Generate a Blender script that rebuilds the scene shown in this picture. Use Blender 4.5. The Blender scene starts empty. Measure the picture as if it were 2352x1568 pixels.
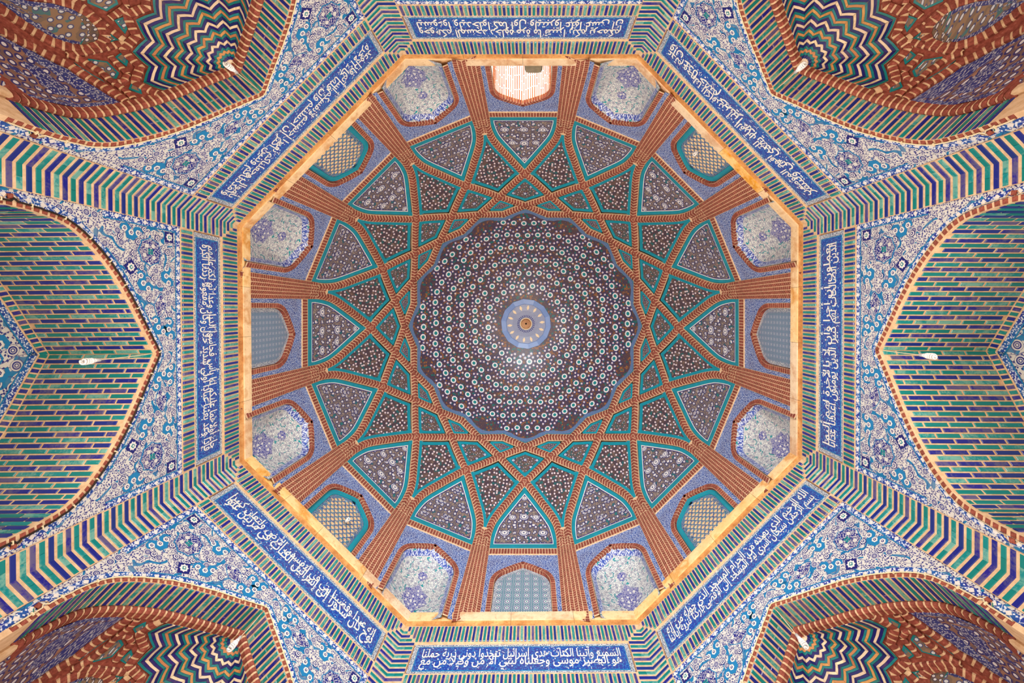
import bpy, bmesh, math, random
import numpy as np
from mathutils import Matrix, Vector

random.seed(7)
rng = np.random.default_rng(7)
scene = bpy.context.scene
COL = scene.collection
pi = math.pi
rad = math.radians

# ------------------------------------------------------------------ camera
# the camera stands near the middle of the floor and looks straight up;
# world +X = right in the picture, +Y = down in the picture, +Z = up
F_PX, VX, VY = 1045.0, 1219.0, 708.0
ZC = 1.0                      # height of the lens above the floor
cam_d = bpy.data.cameras.new('camera')
cam = bpy.data.objects.new('camera', cam_d)
COL.objects.link(cam)
cam.location = (0, 0, ZC)
cam.rotation_euler = (pi, 0, 0)
cam_d.sensor_width = 36.0
cam_d.lens = F_PX / 2352 * 36.0
cam_d.shift_x = (1176 - VX) / 2352
cam_d.shift_y = (VY - 784) / 2352
cam_d.clip_start = 0.05
scene.camera = cam

# ------------------------------------------------------------------ light
world = bpy.data.worlds.new('sky')
scene.world = world
world.use_nodes = True
wn = world.node_tree.nodes
wn['Background'].inputs[0].default_value = (0.75, 0.87, 1.0, 1)
wn['Background'].inputs[1].default_value = 1.2

def area(name, loc, target, sx, sy, power, color, spread=None):
    d = bpy.data.lights.new(name, 'AREA')
    d.shape = 'RECTANGLE'; d.size = sx; d.size_y = sy
    d.energy = power; d.color = color
    if spread: d.spread = rad(spread)
    o = bpy.data.objects.new(name, d)
    COL.objects.link(o)
    o.location = loc
    o.rotation_euler = (Vector(target) - Vector(loc)).to_track_quat('-Z', 'Y').to_euler()
    return o

# daylight coming in through the open archways below the picture: it falls on the floor and is thrown back up;
# the narrow upward lamps are added fill, only to brighten the dome
area('daylight_top_arch', (-0.15, -4.4, 3.0), (-0.15, 0.6, 0.0), 2.6, 3.2, 560, (1.0, 0.95, 0.88))
area('daylight_bottom_arch', (-0.13, 5.3, 3.0), (-0.13, 0.4, 0.0), 2.6, 3.2, 420, (1.0, 0.95, 0.88))
area('daylight_left_door', (-5.3, 0.5, 2.6), (0, 0.5, 0.0), 2.5, 2.6, 300, (1.0, 0.95, 0.88))
area('daylight_right_door', (5.1, 0.5, 2.6), (0, 0.5, 0.0), 2.5, 2.6, 300, (1.0, 0.95, 0.88))
area('dome_fill_top', (-0.15, -4.6, 1.2), (-0.15, 2.4, 8.8), 2.6, 2.4, 420, (0.88, 0.95, 1.0), 70)
area('dome_fill_bottom', (-0.15, 5.5, 1.2), (-0.15, -1.6, 8.8), 2.6, 2.4, 230, (1.0, 0.93, 0.84), 70)
area('dome_fill_left', (-5.2, 0.5, 1.0), (2.0, 0.5, 8.8), 2.4, 2.0, 150, (1.0, 0.95, 0.88), 70)
area('dome_fill_right', (5.0, 0.5, 1.0), (-2.0, 0.5, 8.8), 2.4, 2.0, 150, (1.0, 0.95, 0.88), 70)

vs = scene.view_settings
vs.view_transform = 'Standard'
vs.look = 'None'
vs.exposure = -0.5
vs.gamma = 1.0
vs.use_curve_mapping = False

# ------------------------------------------------------------------ helpers
def lin(r, g, b):
    f = lambda c: (c / 255 / 12.92) if c / 255 <= 0.04045 else ((c / 255 + 0.055) / 1.055) ** 2.4
    return (f(r), f(g), f(b), 1.0)

class NT:
    """small helper to write node graphs"""
    def __init__(self, name, rough=0.5, spec=0.4):
        m = bpy.data.materials.new(name); m.use_nodes = True
        self.m = m; self.nt = m.node_tree; self.n = self.nt.nodes; self.l = self.nt.links
        self.b = self.n['Principled BSDF']
        self.b.inputs['Roughness'].default_value = rough
        self.b.inputs['Specular IOR Level'].default_value = spec
    def put(self, sock, v):
        if isinstance(v, bpy.types.NodeSocket): self.l.new(v, sock)
        elif v is not None: sock.default_value = v
    def math(self, op, a, b=None, c=None, clamp=False):
        k = self.n.new('ShaderNodeMath'); k.operation = op; k.use_clamp = clamp
        for i, v in enumerate((a, b, c)): self.put(k.inputs[i], v)
        return k.outputs[0]
    def add(self, a, b): return self.math('ADD', a, b)
    def sub(self, a, b): return self.math('SUBTRACT', a, b)
    def mul(self, a, b): return self.math('MULTIPLY', a, b)
    def lt(self, a, b): return self.math('LESS_THAN', a, b)
    def gt(self, a, b): return self.math('GREATER_THAN', a, b)
    def coord(self, kind='Object'):
        t = self.n.new('ShaderNodeTexCoord')
        return t.outputs[kind]
    def xz(self):
        s = self.n.new('ShaderNodeSeparateXYZ'); self.l.new(self.coord(), s.inputs[0])
        c = self.n.new('ShaderNodeCombineXYZ')
        self.l.new(s.outputs[0], c.inputs[0]); self.l.new(s.outputs[2], c.inputs[1])
        return c.outputs[0]
    def sep(self, v):
        s = self.n.new('ShaderNodeSeparateXYZ'); self.put(s.inputs[0], v)
        return s.outputs
    def comb(self, x, y, z=0.0):
        c = self.n.new('ShaderNodeCombineXYZ')
        for i, v in enumerate((x, y, z)): self.put(c.inputs[i], v)
        return c.outputs[0]
    def vscale(self, v, s):
        k = self.n.new('ShaderNodeVectorMath'); k.operation = 'SCALE'
        self.put(k.inputs[0], v); self.put(k.inputs['Scale'], s); return k.outputs[0]
    def vadd(self, a, b):
        k = self.n.new('ShaderNodeVectorMath'); k.operation = 'ADD'
        self.put(k.inputs[0], a); self.put(k.inputs[1], b); return k.outputs[0]
    def vor(self, v, scale, feature='F1', rand=1.0, metric='EUCLIDEAN', dim='2D'):
        k = self.n.new('ShaderNodeTexVoronoi'); k.voronoi_dimensions = dim
        k.feature = feature
        if feature not in ('DISTANCE_TO_EDGE', 'N_SPHERE_RADIUS'): k.distance = metric
        self.put(k.inputs['Vector'], v); k.inputs['Scale'].default_value = scale
        k.inputs['Randomness'].default_value = rand
        return k
    def noise(self, v, scale, detail=2.0, rough=0.5, dim='3D'):
        k = self.n.new('ShaderNodeTexNoise'); k.noise_dimensions = dim
        if v is not None: self.put(k.inputs['Vector'], v)
        k.inputs['Scale'].default_value = scale; k.inputs['Detail'].default_value = detail
        k.inputs['Roughness'].default_value = rough
        return k
    def mix(self, f, a, b):
        k = self.n.new('ShaderNodeMix'); k.data_type = 'RGBA'
        self.put(k.inputs[0], f); self.put(k.inputs[6], a); self.put(k.inputs[7], b)
        return k.outputs[2]
    def ramp(self, f, stops, const=False):
        k = self.n.new('ShaderNodeValToRGB'); self.put(k.inputs[0], f)
        cr = k.color_ramp
        if const: cr.interpolation = 'CONSTANT'
        while len(cr.elements) < len(stops): cr.elements.new(0.5)
        for e, (p, c) in zip(cr.elements, stops): e.position = p; e.color = c
        return k.outputs[0]
    def fac(self, v):           # colour -> first channel
        s = self.n.new('ShaderNodeSeparateColor'); self.put(s.inputs[0], v); return s.outputs[0]
    def hsv(self, col, h=0.5, s=1.0, v=1.0):
        k = self.n.new('ShaderNodeHueSaturation'); self.put(k.inputs['Color'], col)
        self.put(k.inputs['Hue'], h); self.put(k.inputs['Saturation'], s); self.put(k.inputs['Value'], v)
        return k.outputs[0]
    def objrand(self):
        return self.n.new('ShaderNodeObjectInfo').outputs['Random']
    def island(self):
        return self.n.new('ShaderNodeNewGeometry').outputs['Random Per Island']
    def bump(self, h, strength=0.3, dist=0.01):
        k = self.n.new('ShaderNodeBump'); self.put(k.inputs['Height'], h)
        k.inputs['Strength'].default_value = strength; k.inputs['Distance'].default_value = dist
        self.l.new(k.outputs[0], self.b.inputs['Normal'])
    def out(self, col):
        self.put(self.b.inputs['Base Color'], col); return self.m

W = lin(208, 205, 196); NAVY = lin(30, 36, 122); TEAL = lin(22, 138, 142); CYAN = lin(24, 118, 164)
CREAM = lin(226, 188, 140); RED = lin(150, 72, 52); TAN = lin(186, 132, 84)

def glazed(name, col, worn, rough=0.28, amount=0.42, dark=0.7, per='obj'):
    g = NT(name, rough, 0.5)
    v = g.coord('Object')
    r = g.objrand() if per == 'obj' else g.island()
    off = g.vadd(v, g.comb(g.mul(r, 37.0), g.mul(r, 91.0), g.mul(r, 53.0)))
    n1 = g.noise(off, 9.0, 3.0, 0.6).outputs[0]
    n2 = g.noise(off, 42.0, 3.0, 0.7).outputs[0]
    f = g.math('MULTIPLY_ADD', g.add(g.sub(n1, 0.5), g.mul(g.sub(n2, 0.5), 0.9)), 4.0, g.mul(g.sub(r, 1.0 - amount), 2.2), True)
    c = g.mix(f, col, worn)
    c = g.hsv(c, g.math('MULTIPLY_ADD', r, 0.03, 0.485), 1.0, g.math('MULTIPLY_ADD', r, 1 - dark, 0.5 + dark / 2))
    g.bump(n2, 0.12, 0.004)
    return g.out(c)

M = {}
M['navy'] = glazed('navy_glaze', lin(26, 34, 128), lin(84, 80, 118))
M['teal'] = glazed('teal_glaze', lin(10, 128, 126), lin(104, 158, 140))
M['navy_d'] = glazed('navy_glaze_joined', lin(26, 34, 128), lin(84, 80, 118), per='isl')
M['teal_d'] = glazed('teal_glaze_joined', lin(10, 128, 126), lin(104, 158, 140), per='isl')

def red_mat(name, per):
    g = NT(name, 0.8, 0.2)
    r = g.objrand() if per == 'obj' else g.island()
    v = g.coord('Object')
    n = g.noise(v, 30.0, 4.0, 0.65).outputs[0]
    c = g.ramp(n, [(0.3, lin(112, 54, 44)), (0.55, lin(142, 74, 60)), (0.8, lin(176, 112, 94))])
    c = g.hsv(c, 0.5, 1.0, g.math('MULTIPLY_ADD', r, 0.35, 0.8))
    g.bump(n, 0.4, 0.006)
    return g.out(c)
M['red'] = red_mat('red_brick', 'obj')
M['red_d'] = red_mat('red_brick_joined', 'isl')

def mortar(name, a, b, sc=14.0):
    g = NT(name, 0.9, 0.1)
    n = g.noise(g.coord('Object'), sc, 5.0, 0.7).outputs[0]
    g.bump(n, 0.5, 0.006)
    return g.out(g.ramp(n, [(0.3, a), (0.7, b)]))
M['mortar'] = mortar('cream_mortar', lin(196, 156, 116), lin(228, 198, 160))
M['white_mortar'] = mortar('white_mortar', lin(232, 226, 214), lin(250, 248, 242))
M['plaster'] = mortar('old_plaster', lin(150, 104, 74), lin(190, 146, 108), 3.0)
M['floor'] = mortar('floor_brick', lin(190, 160, 132), lin(216, 192, 164), 2.0)
M['rust'] = mortar('bare_brick', lin(166, 88, 48), lin(196, 122, 78), 8.0)

def stone_mat():
    g = NT('buff_sandstone', 0.75, 0.25)
    v = g.coord('Object'); r = g.objrand()
    n = g.noise(v, 2.2, 4.0, 0.6).outputs[0]
    n2 = g.noise(v, 22.0, 5.0, 0.7).outputs[0]
    c = g.ramp(n, [(0.3, lin(214, 172, 120)), (0.5, lin(232, 198, 150)), (0.62, lin(206, 150, 92)), (0.75, lin(240, 214, 166))])
    c = g.mix(g.math('MULTIPLY', g.gt(n2, 0.6), 0.35), c, lin(170, 104, 52))
    c = g.hsv(c, 0.5, g.math('MULTIPLY_ADD', r, 0.4, 0.8), g.math('MULTIPLY_ADD', r, 0.16, 0.9))
    g.bump(n2, 0.35, 0.006)
    return g.out(c)
M['stone'] = stone_mat()
def stone_dark():
    g = NT('ochre_stained_sandstone', 0.75, 0.25)
    v = g.coord('Object')
    n = g.noise(v, 3.0, 5.0, 0.7).outputs[0]
    n2 = g.noise(v, 26.0, 5.0, 0.7).outputs[0]
    c = g.ramp(n, [(0.28, lin(150, 88, 44)), (0.5, lin(200, 138, 78)), (0.7, lin(226, 180, 116))])
    c = g.mix(g.math('MULTIPLY', g.gt(n2, 0.58), 0.4), c, lin(146, 78, 36))
    g.bump(n2, 0.4, 0.006)
    return g.out(c)
M['ochre'] = stone_dark()

def floral(name, coord, k=1.0, ground=W, leaf=NAVY, cloud=CYAN, med=False, rosettes=True, cloudw=0.05):
    """painted tile: leaves, scrolls, cloud bands and small ringed flowers on a pale ground"""
    g = NT(name, 0.3, 0.5)
    v = g.xz() if coord == 'xz' else g.coord('UV')
    nz = g.noise(v, 9.0 * k, 1.0)
    nv = g.vadd(v, g.vscale(g.vadd(nz.outputs['Color'], g.comb(-0.5, -0.5, -0.5)), 0.05 / k))
    c = ground
    # cloud bands
    if not med:
        cn = g.noise(v, 5.2 * k, 0.0, dim='2D').outputs[0]
        msk = g.gt(g.noise(v, 7.5 * k, 0.0, dim='2D').outputs[0], 0.5)
        band = g.mul(msk, g.lt(g.math('ABSOLUTE', g.sub(cn, 0.52)), cloudw))
        edge = g.mul(msk, g.lt(g.math('ABSOLUTE', g.sub(cn, 0.52)), cloudw + 0.012))
        c = g.mix(edge, c, W); c = g.mix(band, c, cloud)
        free = g.math('SUBTRACT', 1.0, edge)
    else:
        free = 1.0
    # scroll stems
    e = g.vor(nv, 13.0 * k, 'DISTANCE_TO_EDGE').outputs[0]
    c = g.mix(g.mul(g.lt(e, 0.035), 0.8), c, leaf if not med else W)
    # leaves
    a = g.vor(nv, 44.0 * k, 'F1', 0.9, 'MINKOWSKI')
    a.inputs['Exponent'].default_value = 0.75
    lf = g.lt(a.outputs['Distance'], 0.46)
    lf = g.mul(lf, g.gt(g.fac(a.outputs['Color']), 0.25))
    c = g.mix(g.mul(lf, free), c, leaf if not med else W)
    if rosettes:
        f = g.vor(v, 8.0 * k, 'F1', 0.75)
        d = f.outputs['Distance']
        rr = g.ramp(d, [(0.0, W), (0.06, leaf), (0.11, W), (0.145, leaf), (0.225, W), (0.30, leaf)], True)
        c = g.mix(g.mul(g.lt(d, 0.32 if not med else 0.24), g.gt(g.fac(f.outputs['Color']), 0.35)), c, rr)
    wear = g.noise(v, 3.0 * k, 5.0, 0.7).outputs[0]
    c = g.mix(g.math('MULTIPLY', g.math('SUBTRACT', wear, 0.5, clamp=True), 1.4), c, lin(186, 172, 156))
    return g.out(c)
M['floral'] = floral('floral_tile', 'xz')
M['floral_med'] = floral('navy_arabesque_tile', 'xz', 1.25, ground=NAVY, leaf=W, med=True)
M['floral_sq'] = floral('square_floral_tile', 'xz', 1.6)
M['lunette'] = floral('lunette_floral_tile', 'xz', 0.62, cloudw=0.06)
M['shell'] = floral('shell_floral_tile', 'uv', 1.35, ground=lin(214, 214, 204), leaf=lin(34, 50, 112), cloud=lin(18, 134, 140), cloudw=0.045)
M['shell_med'] = floral('shell_navy_tile', 'uv', 1.5, ground=lin(34, 46, 138), leaf=W, med=True)

def blue_scroll(name, coord, bg, bg2, fg, sc, thr=0.36):
    g = NT(name, 0.32, 0.5)
    v = g.xz() if coord == 'xz' else g.coord('UV')
    nz = g.noise(v, sc * 0.35, 1.0)
    nv = g.vadd(v, g.vscale(g.vadd(nz.outputs['Color'], g.comb(-0.5, -0.5, -0.5)), 1.2 / sc))
    n = g.noise(v, sc * 0.12, 3.0).outputs[0]
    c = g.mix(g.math('MULTIPLY_ADD', g.sub(n, 0.5), 4.0, 0.5, True), bg, bg2)
    a = g.vor(nv, sc, 'F1', 1.0, 'MINKOWSKI'); a.inputs['Exponent'].default_value = 0.8
    c = g.mix(g.lt(a.outputs['Distance'], thr), c, fg)
    e = g.vor(nv, sc * 0.33, 'DISTANCE_TO_EDGE').outputs[0]
    c = g.mix(g.mul(g.lt(e, 0.03), 0.75), c, fg)
    return g.out(c)
M['spandrel'] = blue_scroll('blue_scroll_tile', 'xz', lin(58, 94, 164), lin(50, 66, 130), lin(206, 214, 222), 40.0)
M['insc'] = blue_scroll('inscription_blue_tile', 'xz', lin(32, 62, 152), lin(62, 66, 136), lin(58, 130, 184), 30.0, 0.3)
M['edge'] = blue_scroll('border_blue_tile', 'xz', lin(36, 48, 142), lin(36, 96, 164), lin(214, 220, 226), 36.0, 0.42)
M['frieze'] = blue_scroll('pale_border_tile', 'xz', lin(198, 200, 196), lin(170, 178, 182), lin(44, 52, 104), 46.0, 0.40)
M['nedge'] = blue_scroll('niche_border_tile', 'uv', lin(46, 52, 118), lin(60, 68, 124), lin(176, 178, 184), 38.0, 0.34)
M['rimband'] = blue_scroll('rim_blue_tile', 'uv', lin(46, 70, 132), lin(36, 90, 140), lin(150, 170, 190), 26.0, 0.4)
M['medband'] = blue_scroll('medallion_blue_tile', 'uv', lin(56, 94, 160), lin(46, 80, 150), lin(150, 176, 206), 46.0, 0.36)
M['medcore'] = blue_scroll('medallion_core_tile', 'uv', lin(40, 50, 110), lin(46, 60, 120), lin(196, 200, 206), 40.0, 0.42)
M['shelledge'] = blue_scroll('shell_border_tile', 'uv', lin(48, 58, 140), lin(60, 84, 160), lin(206, 212, 222), 36.0, 0.42)

def flat(name, col, rough=0.35, spec=0.5, var=0.15, nsc=12.0):
    g = NT(name, rough, spec)
    n = g.noise(g.coord('Object'), nsc, 3.0, 0.6).outputs[0]
    return g.out(g.hsv(col, 0.5, 1.0, g.math('MULTIPLY_ADD', n, var * 2, 1 - var)))
M['turq'] = flat('turquoise_tile', lin(12, 134, 150), 0.22, 0.6, 0.3, 6.0)
M['t_white'] = flat('white_tile', lin(222, 216, 208), 0.35)
M['t_navy'] = flat('navy_tile', lin(30, 34, 108), 0.3)
M['t_teal'] = flat('teal_tile', lin(16, 124, 128), 0.3)
M['t_cyan'] = flat('cyan_tile', lin(30, 120, 170), 0.3)
M['t_pink'] = flat('pale_pink_tile', lin(214, 196, 188), 0.35)
M['t_cream'] = flat('cream_tile', lin(224, 196, 156), 0.5)
M['t_tan'] = flat('tan_tile', lin(192, 140, 92), 0.45)
M['letter'] = flat('letter_white', lin(232, 226, 212), 0.4, 0.4, 0.1)
M['wood'] = flat('weathered_wood', lin(132, 118, 96), 0.85, 0.1, 0.5, 9.0)
M['plastic'] = flat('white_plastic', lin(236, 232, 226), 0.35, 0.5, 0.05)
M['cable'] = flat('cream_cable', lin(222, 204, 166), 0.6, 0.2, 0.1)
M['darkcable'] = flat('black_cable', lin(46, 36, 30), 0.6, 0.2, 0.1)
M['dark'] = flat('apex_hole_shade', lin(26, 20, 14), 0.5, 0.4, 0.3)  # near-black colour stands in for the shade inside the apex hole
M['zz_navy'] = glazed('zigzag_navy', lin(26, 30, 104), lin(58, 50, 90), 0.24, 0.25)
M['zz_teal'] = glazed('zigzag_teal', lin(14, 116, 120), lin(40, 128, 130), 0.24, 0.25)
M['zz_white'] = glazed('zigzag_white', lin(226, 206, 176), lin(196, 170, 138), 0.35, 0.3)
M['zz_tan'] = glazed('zigzag_tan', lin(196, 140, 88), lin(170, 112, 66), 0.4, 0.3)

def mosaic(name, sc, bg, bits, dot, ring, r0, r1, rand=0.35, line=None, lw=0.05):
    """cut-tile mosaic: a field of small ringed stars over a chequer of dull pieces"""
    g = NT(name, 0.4, 0.45)
    v = g.coord('UV')
    cell = g.vor(v, sc * 1.9, 'F1', 1.0)
    c = g.ramp(g.fac(cell.outputs['Color']), bits, True)
    if line:
        e = g.vor(v, sc * 1.9, 'DISTANCE_TO_EDGE', 1.0).outputs[0]
        c = g.mix(g.lt(e, lw), c, line)
    d = g.vor(v, sc, 'F1', rand)
    dd = d.outputs['Distance']
    c = g.mix(g.lt(dd, r1), c, ring)
    c = g.mix(g.lt(dd, r0), c, dot)
    n = g.noise(v, sc * 0.09, 4.0).outputs[0]
    c = g.mix(g.math('MULTIPLY', g.math('SUBTRACT', n, 0.55, clamp=True), 1.2), c, bg)
    return g.out(c)
BR1, BR2, BR3 = lin(96, 74, 68), lin(120, 96, 84), lin(74, 58, 66)
M['mosA'] = mosaic('petal_mosaic', 0.085, lin(140, 128, 118), [(0.0, lin(138, 118, 104)), (0.5, lin(116, 102, 96)), (0.75, lin(150, 132, 116)), (0.93, lin(40, 112, 110))],
                   lin(206, 200, 196), lin(44, 42, 96), 0.20, 0.34, 0.45, lin(64, 62, 88), 0.07)
M['mosB'] = mosaic('kite_mosaic', 0.115, lin(110, 96, 90), [(0.0, BR1), (0.4, BR3), (0.7, lin(34, 92, 92)), (0.82, BR2)],
                   lin(216, 198, 194), lin(62, 46, 74), 0.24, 0.36, 0.55)
M['mosC'] = mosaic('diamond_mosaic', 0.15, lin(110, 100, 94), [(0.0, BR1), (0.4, lin(92, 86, 84)), (0.75, lin(44, 90, 92)), (0.85, BR2)],
                   lin(200, 184, 172), lin(56, 48, 76), 0.17, 0.28, 0.6)
M['mosD'] = mosaic('triangle_mosaic', 0.26, lin(100, 92, 92), [(0.0, BR1), (0.4, lin(92, 86, 92)), (0.75, lin(54, 64, 110)), (0.85, BR2)],
                   lin(190, 176, 170), lin(60, 52, 76), 0.2, 0.3, 0.9)
M['mosE'] = mosaic('crown_mosaic', 0.13, lin(104, 84, 70), [(0.0, lin(84, 62, 64)), (0.36, lin(70, 56, 74)), (0.6, lin(142, 92, 50)), (0.76, lin(24, 100, 96)), (0.88, lin(96, 66, 56))],
                   lin(120, 90, 74), lin(70, 50, 66), 0.10, 0.12, 1.0, lin(48, 42, 70), 0.05)
M['mosL'] = mosaic('lunette_star_mosaic', 12.0, lin(140, 110, 96), [(0.0, lin(128, 96, 84)), (0.5, lin(110, 88, 86)), (0.8, lin(150, 112, 92))],
                   lin(210, 208, 206), lin(52, 50, 110), 0.22, 0.40, 0.12)
M['mosF'] = mosaic('flower_panel_mosaic', 13.0, lin(140, 118, 96), [(0.0, lin(138, 112, 88)), (0.5, lin(118, 100, 84)), (0.85, lin(70, 112, 116))],
                   lin(200, 206, 206), lin(70, 76, 116), 0.2, 0.32, 0.5)
M['mosT'] = mosaic('net_star_mosaic', 20.0, lin(120, 100, 84), [(0.0, lin(116, 94, 74)), (0.5, lin(96, 84, 76)), (0.8, lin(130, 104, 80))],
                   lin(206, 204, 200), lin(60, 54, 84), 0.24, 0.36, 0.4)
M['mosJ'] = mosaic('lattice_mosaic', 26.0, lin(104, 118, 134), [(0.0, lin(88, 116, 146)), (0.35, lin(110, 130, 146)), (0.6, lin(60, 74, 128)), (0.75, lin(46, 132, 150)), (0.87, lin(128, 134, 130))],
                   lin(90, 100, 140), lin(70, 80, 130), 0.12, 0.2, 1.0)

def grid_mat(name, sc, small):
    """square grid of ringed flowers between teal and navy diamonds with white lines"""
    g = NT(name, 0.3, 0.5)
    x, y, _ = g.sep(g.xz())
    x = g.mul(x, sc); y = g.mul(y, sc)
    fx = g.sub(g.math('FRACT', x), 0.5); fy = g.sub(g.math('FRACT', y), 0.5)
    r = g.math('SQRT', g.add(g.mul(fx, fx), g.mul(fy, fy)))
    th = g.math('ARCTAN2', fy, fx)
    pet = g.math('MULTIPLY_ADD', g.math('COSINE', g.mul(th, 8.0)), 0.03, r)
    ax = g.math('ABSOLUTE', fx); ay = g.math('ABSOLUTE', fy)
    d1 = g.add(ax, ay)
    c = lin(208, 208, 200)
    chk = g.gt(g.math('SINE', g.mul(g.add(fx, fy), 25.1)), 0.0)
    chk2 = g.gt(g.math('SINE', g.mul(g.sub(fx, fy), 25.1)), 0.0)
    par = g.math('ABSOLUTE', g.sub(chk, chk2))
    c = g.mix(par, lin(30, 40, 118), lin(20, 132, 132))
    ln = g.lt(g.math('ABSOLUTE', g.math('SINE', g.mul(g.add(fx, fy), 12.55))), 0.17)
    ln2 = g.lt(g.math('ABSOLUTE', g.math('SINE', g.mul(g.sub(fx, fy), 12.55))), 0.17)
    ln3 = g.lt(g.math('ABSOLUTE', g.math('SINE', g.mul(fx, 12.566))), 0.13)
    c = g.mix(g.math('MAXIMUM', g.math('MAXIMUM', ln, ln2), ln3), c, lin(206, 208, 202))
    c = g.mix(g.lt(pet, 0.33), c, lin(206, 208, 202))
    c = g.mix(g.lt(pet, 0.29), c, lin(30, 38, 116))
    c = g.mix(g.lt(pet, 0.20), c, lin(214, 212, 204))
    c = g.mix(g.lt(r, 0.09), c, lin(20, 128, 130))
    if small:
        c = g.mix(0.35, c, lin(84, 104, 140))
    return g.out(c)
M['grid'] = grid_mat('flower_grid_tile', 6.4, False)
M['gridf'] = grid_mat('fine_flower_grid_tile', 10.5, True)

# ------------------------------------------------------------------ mesh builder
class MB:
    def __init__(self):
        self.v = []; self.f = []; self.mi = []; self.uv = []; self.mats = []
    def mat(self, m):
        if m not in self.mats: self.mats.append(m)
        return self.mats.index(m)
    def verts(self, pts, uvs=None):
        b = len(self.v)
        self.v.extend([tuple(p) for p in pts])
        self.uv.extend([tuple(q) for q in uvs] if uvs is not None else [(p[0], p[1]) for p in pts])
        return b
    def face(self, idx, m):
        self.f.append(tuple(idx)); self.mi.append(self.mat(m))
    def poly(self, pts, m, uvs=None):
        b = self.verts(pts, uvs)
        self.face(range(b, b + len(pts)), m)
    def prism(self, back, front, m, uvs=None, sides=True, mside=None):
        n = len(front)
        b = self.verts(back, uvs); t = self.verts(front, uvs)
        self.face(range(t, t + n), m)
        if sides:
            for i in range(n):
                j = (i + 1) % n
                self.face((b + i, b + j, t + j, t + i), mside or m)
    def grid(self, P, m, UV=None, closed=False):
        P = np.asarray(P); a, b = P.shape[:2]
        UVf = np.asarray(UV).reshape(-1, 2) if UV is not None else None
        s = self.verts(P.reshape(-1, 3), UVf)
        for i in range(a - 1):
            for j in range(b - (0 if closed else 1)):
                k = (j + 1) % b
                self.face((s + i * b + j, s + i * b + k, s + (i + 1) * b + k, s + (i + 1) * b + j), m)
    def mesh(self, name, smooth=False, fix=True):
        me = bpy.data.meshes.new(name)
        me.from_pydata(self.v, [], self.f)
        for m in self.mats: me.materials.append(M[m])
        me.polygons.foreach_set('material_index', self.mi)
        ul = me.uv_layers.new(name='UVMap')
        uva = np.array(self.uv, dtype=np.float32)
        li = np.empty(len(me.loops), dtype=np.int32); me.loops.foreach_get('vertex_index', li)
        ul.data.foreach_set('uv', uva[li].ravel())
        if smooth: me.polygons.foreach_set('use_smooth', [True] * len(me.polygons))
        me.update()
        return me

def add(name, me, parent=None, Mx=None, **props):
    o = bpy.data.objects.new(name, me)
    COL.objects.link(o)
    if parent is not None: o.parent = parent
    if Mx is not None: o.matrix_basis = Mx
    for k, v in props.items(): o[k] = v
    return o

_boxes = {}
def box_mesh(sx, sy, sz, m, ch=0.004):
    """brick centred on x and z, its face at y = -sy, its back at y = 0, the face edges chamfered"""
    key = (round(sx, 4), round(sy, 4), round(sz, 4), m)
    if key in _boxes: return _boxes[key]
    mb = MB(); x, z = sx / 2, sz / 2; c = min(ch, x * 0.3, z * 0.3)
    b = mb.verts([(-x, 0, -z), (x, 0, -z), (x, 0, z), (-x, 0, z),
                  (-x, -sy + c, -z), (x, -sy + c, -z), (x, -sy + c, z), (-x, -sy + c, z),
                  (-x + c, -sy, -z + c), (x - c, -sy, -z + c), (x - c, -sy, z - c), (-x + c, -sy, z - c)])
    for i in range(4):
        j = (i + 1) % 4
        mb.face((b + i, b + j, b + 4 + j, b + 4 + i), m)
        mb.face((b + 4 + i, b + 4 + j, b + 8 + j, b + 8 + i), m)
    mb.face((b + 8, b + 9, b + 10, b + 11), m)
    _boxes[key] = mb.mesh('brick')
    return _boxes[key]

_polys = {}
def poly_mesh(key, pts, d, m):
    """flat tile of outline pts (x, z), lying from y=0 to y=-d"""
    if key in _polys: return _polys[key]
    mb = MB()
    mb.prism([(x, 0, z) for x, z in pts], [(x, -d, z) for x, z in pts], m)
    _polys[key] = mb.mesh('tile'); return _polys[key]

def T(x, y, z): return Matrix.Translation((x, y, z))

def frame(px, py, pz, ex, ey, ez):
    return Matrix(((ex[0], ey[0], ez[0], px), (ex[1], ey[1], ez[1], py), (ex[2], ey[2], ez[2], pz), (0, 0, 0, 1)))

# ------------------------------------------------------------------ plan of the room
H = 6.7
CORN_PX = np.array([(540.4, 515.3), (923.75, 120.4), (1468.5, 120), (1849.2, 511.5),
                    (1846.5, 1055.4), (1468.2, 1438.5), (930, 1442.5), (545.7, 1062.9)])
K = (CORN_PX - np.array([VX, VY])) * H / F_PX           # the eight corners of the octagon, metres
AX = np.array([-0.146, 0.478])                          # axis of the dome
LW = 3.5                                                # canonical wall length
SIDES = ['upper_left', 'top', 'upper_right', 'right', 'lower_right', 'bottom', 'lower_left', 'left']

def wall_matrix(i):
    a, b = K[(i + 1) % 8], K[i]
    m = (a + b) / 2; d = b - a; L = np.hypot(*d); u = d / L
    n = np.array([-u[1], u[0]])
    return frame(m[0], m[1], ZC, (u[0] * L / LW, u[1] * L / LW, 0), (n[0], n[1], 0), (0, 0, 1))

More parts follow.
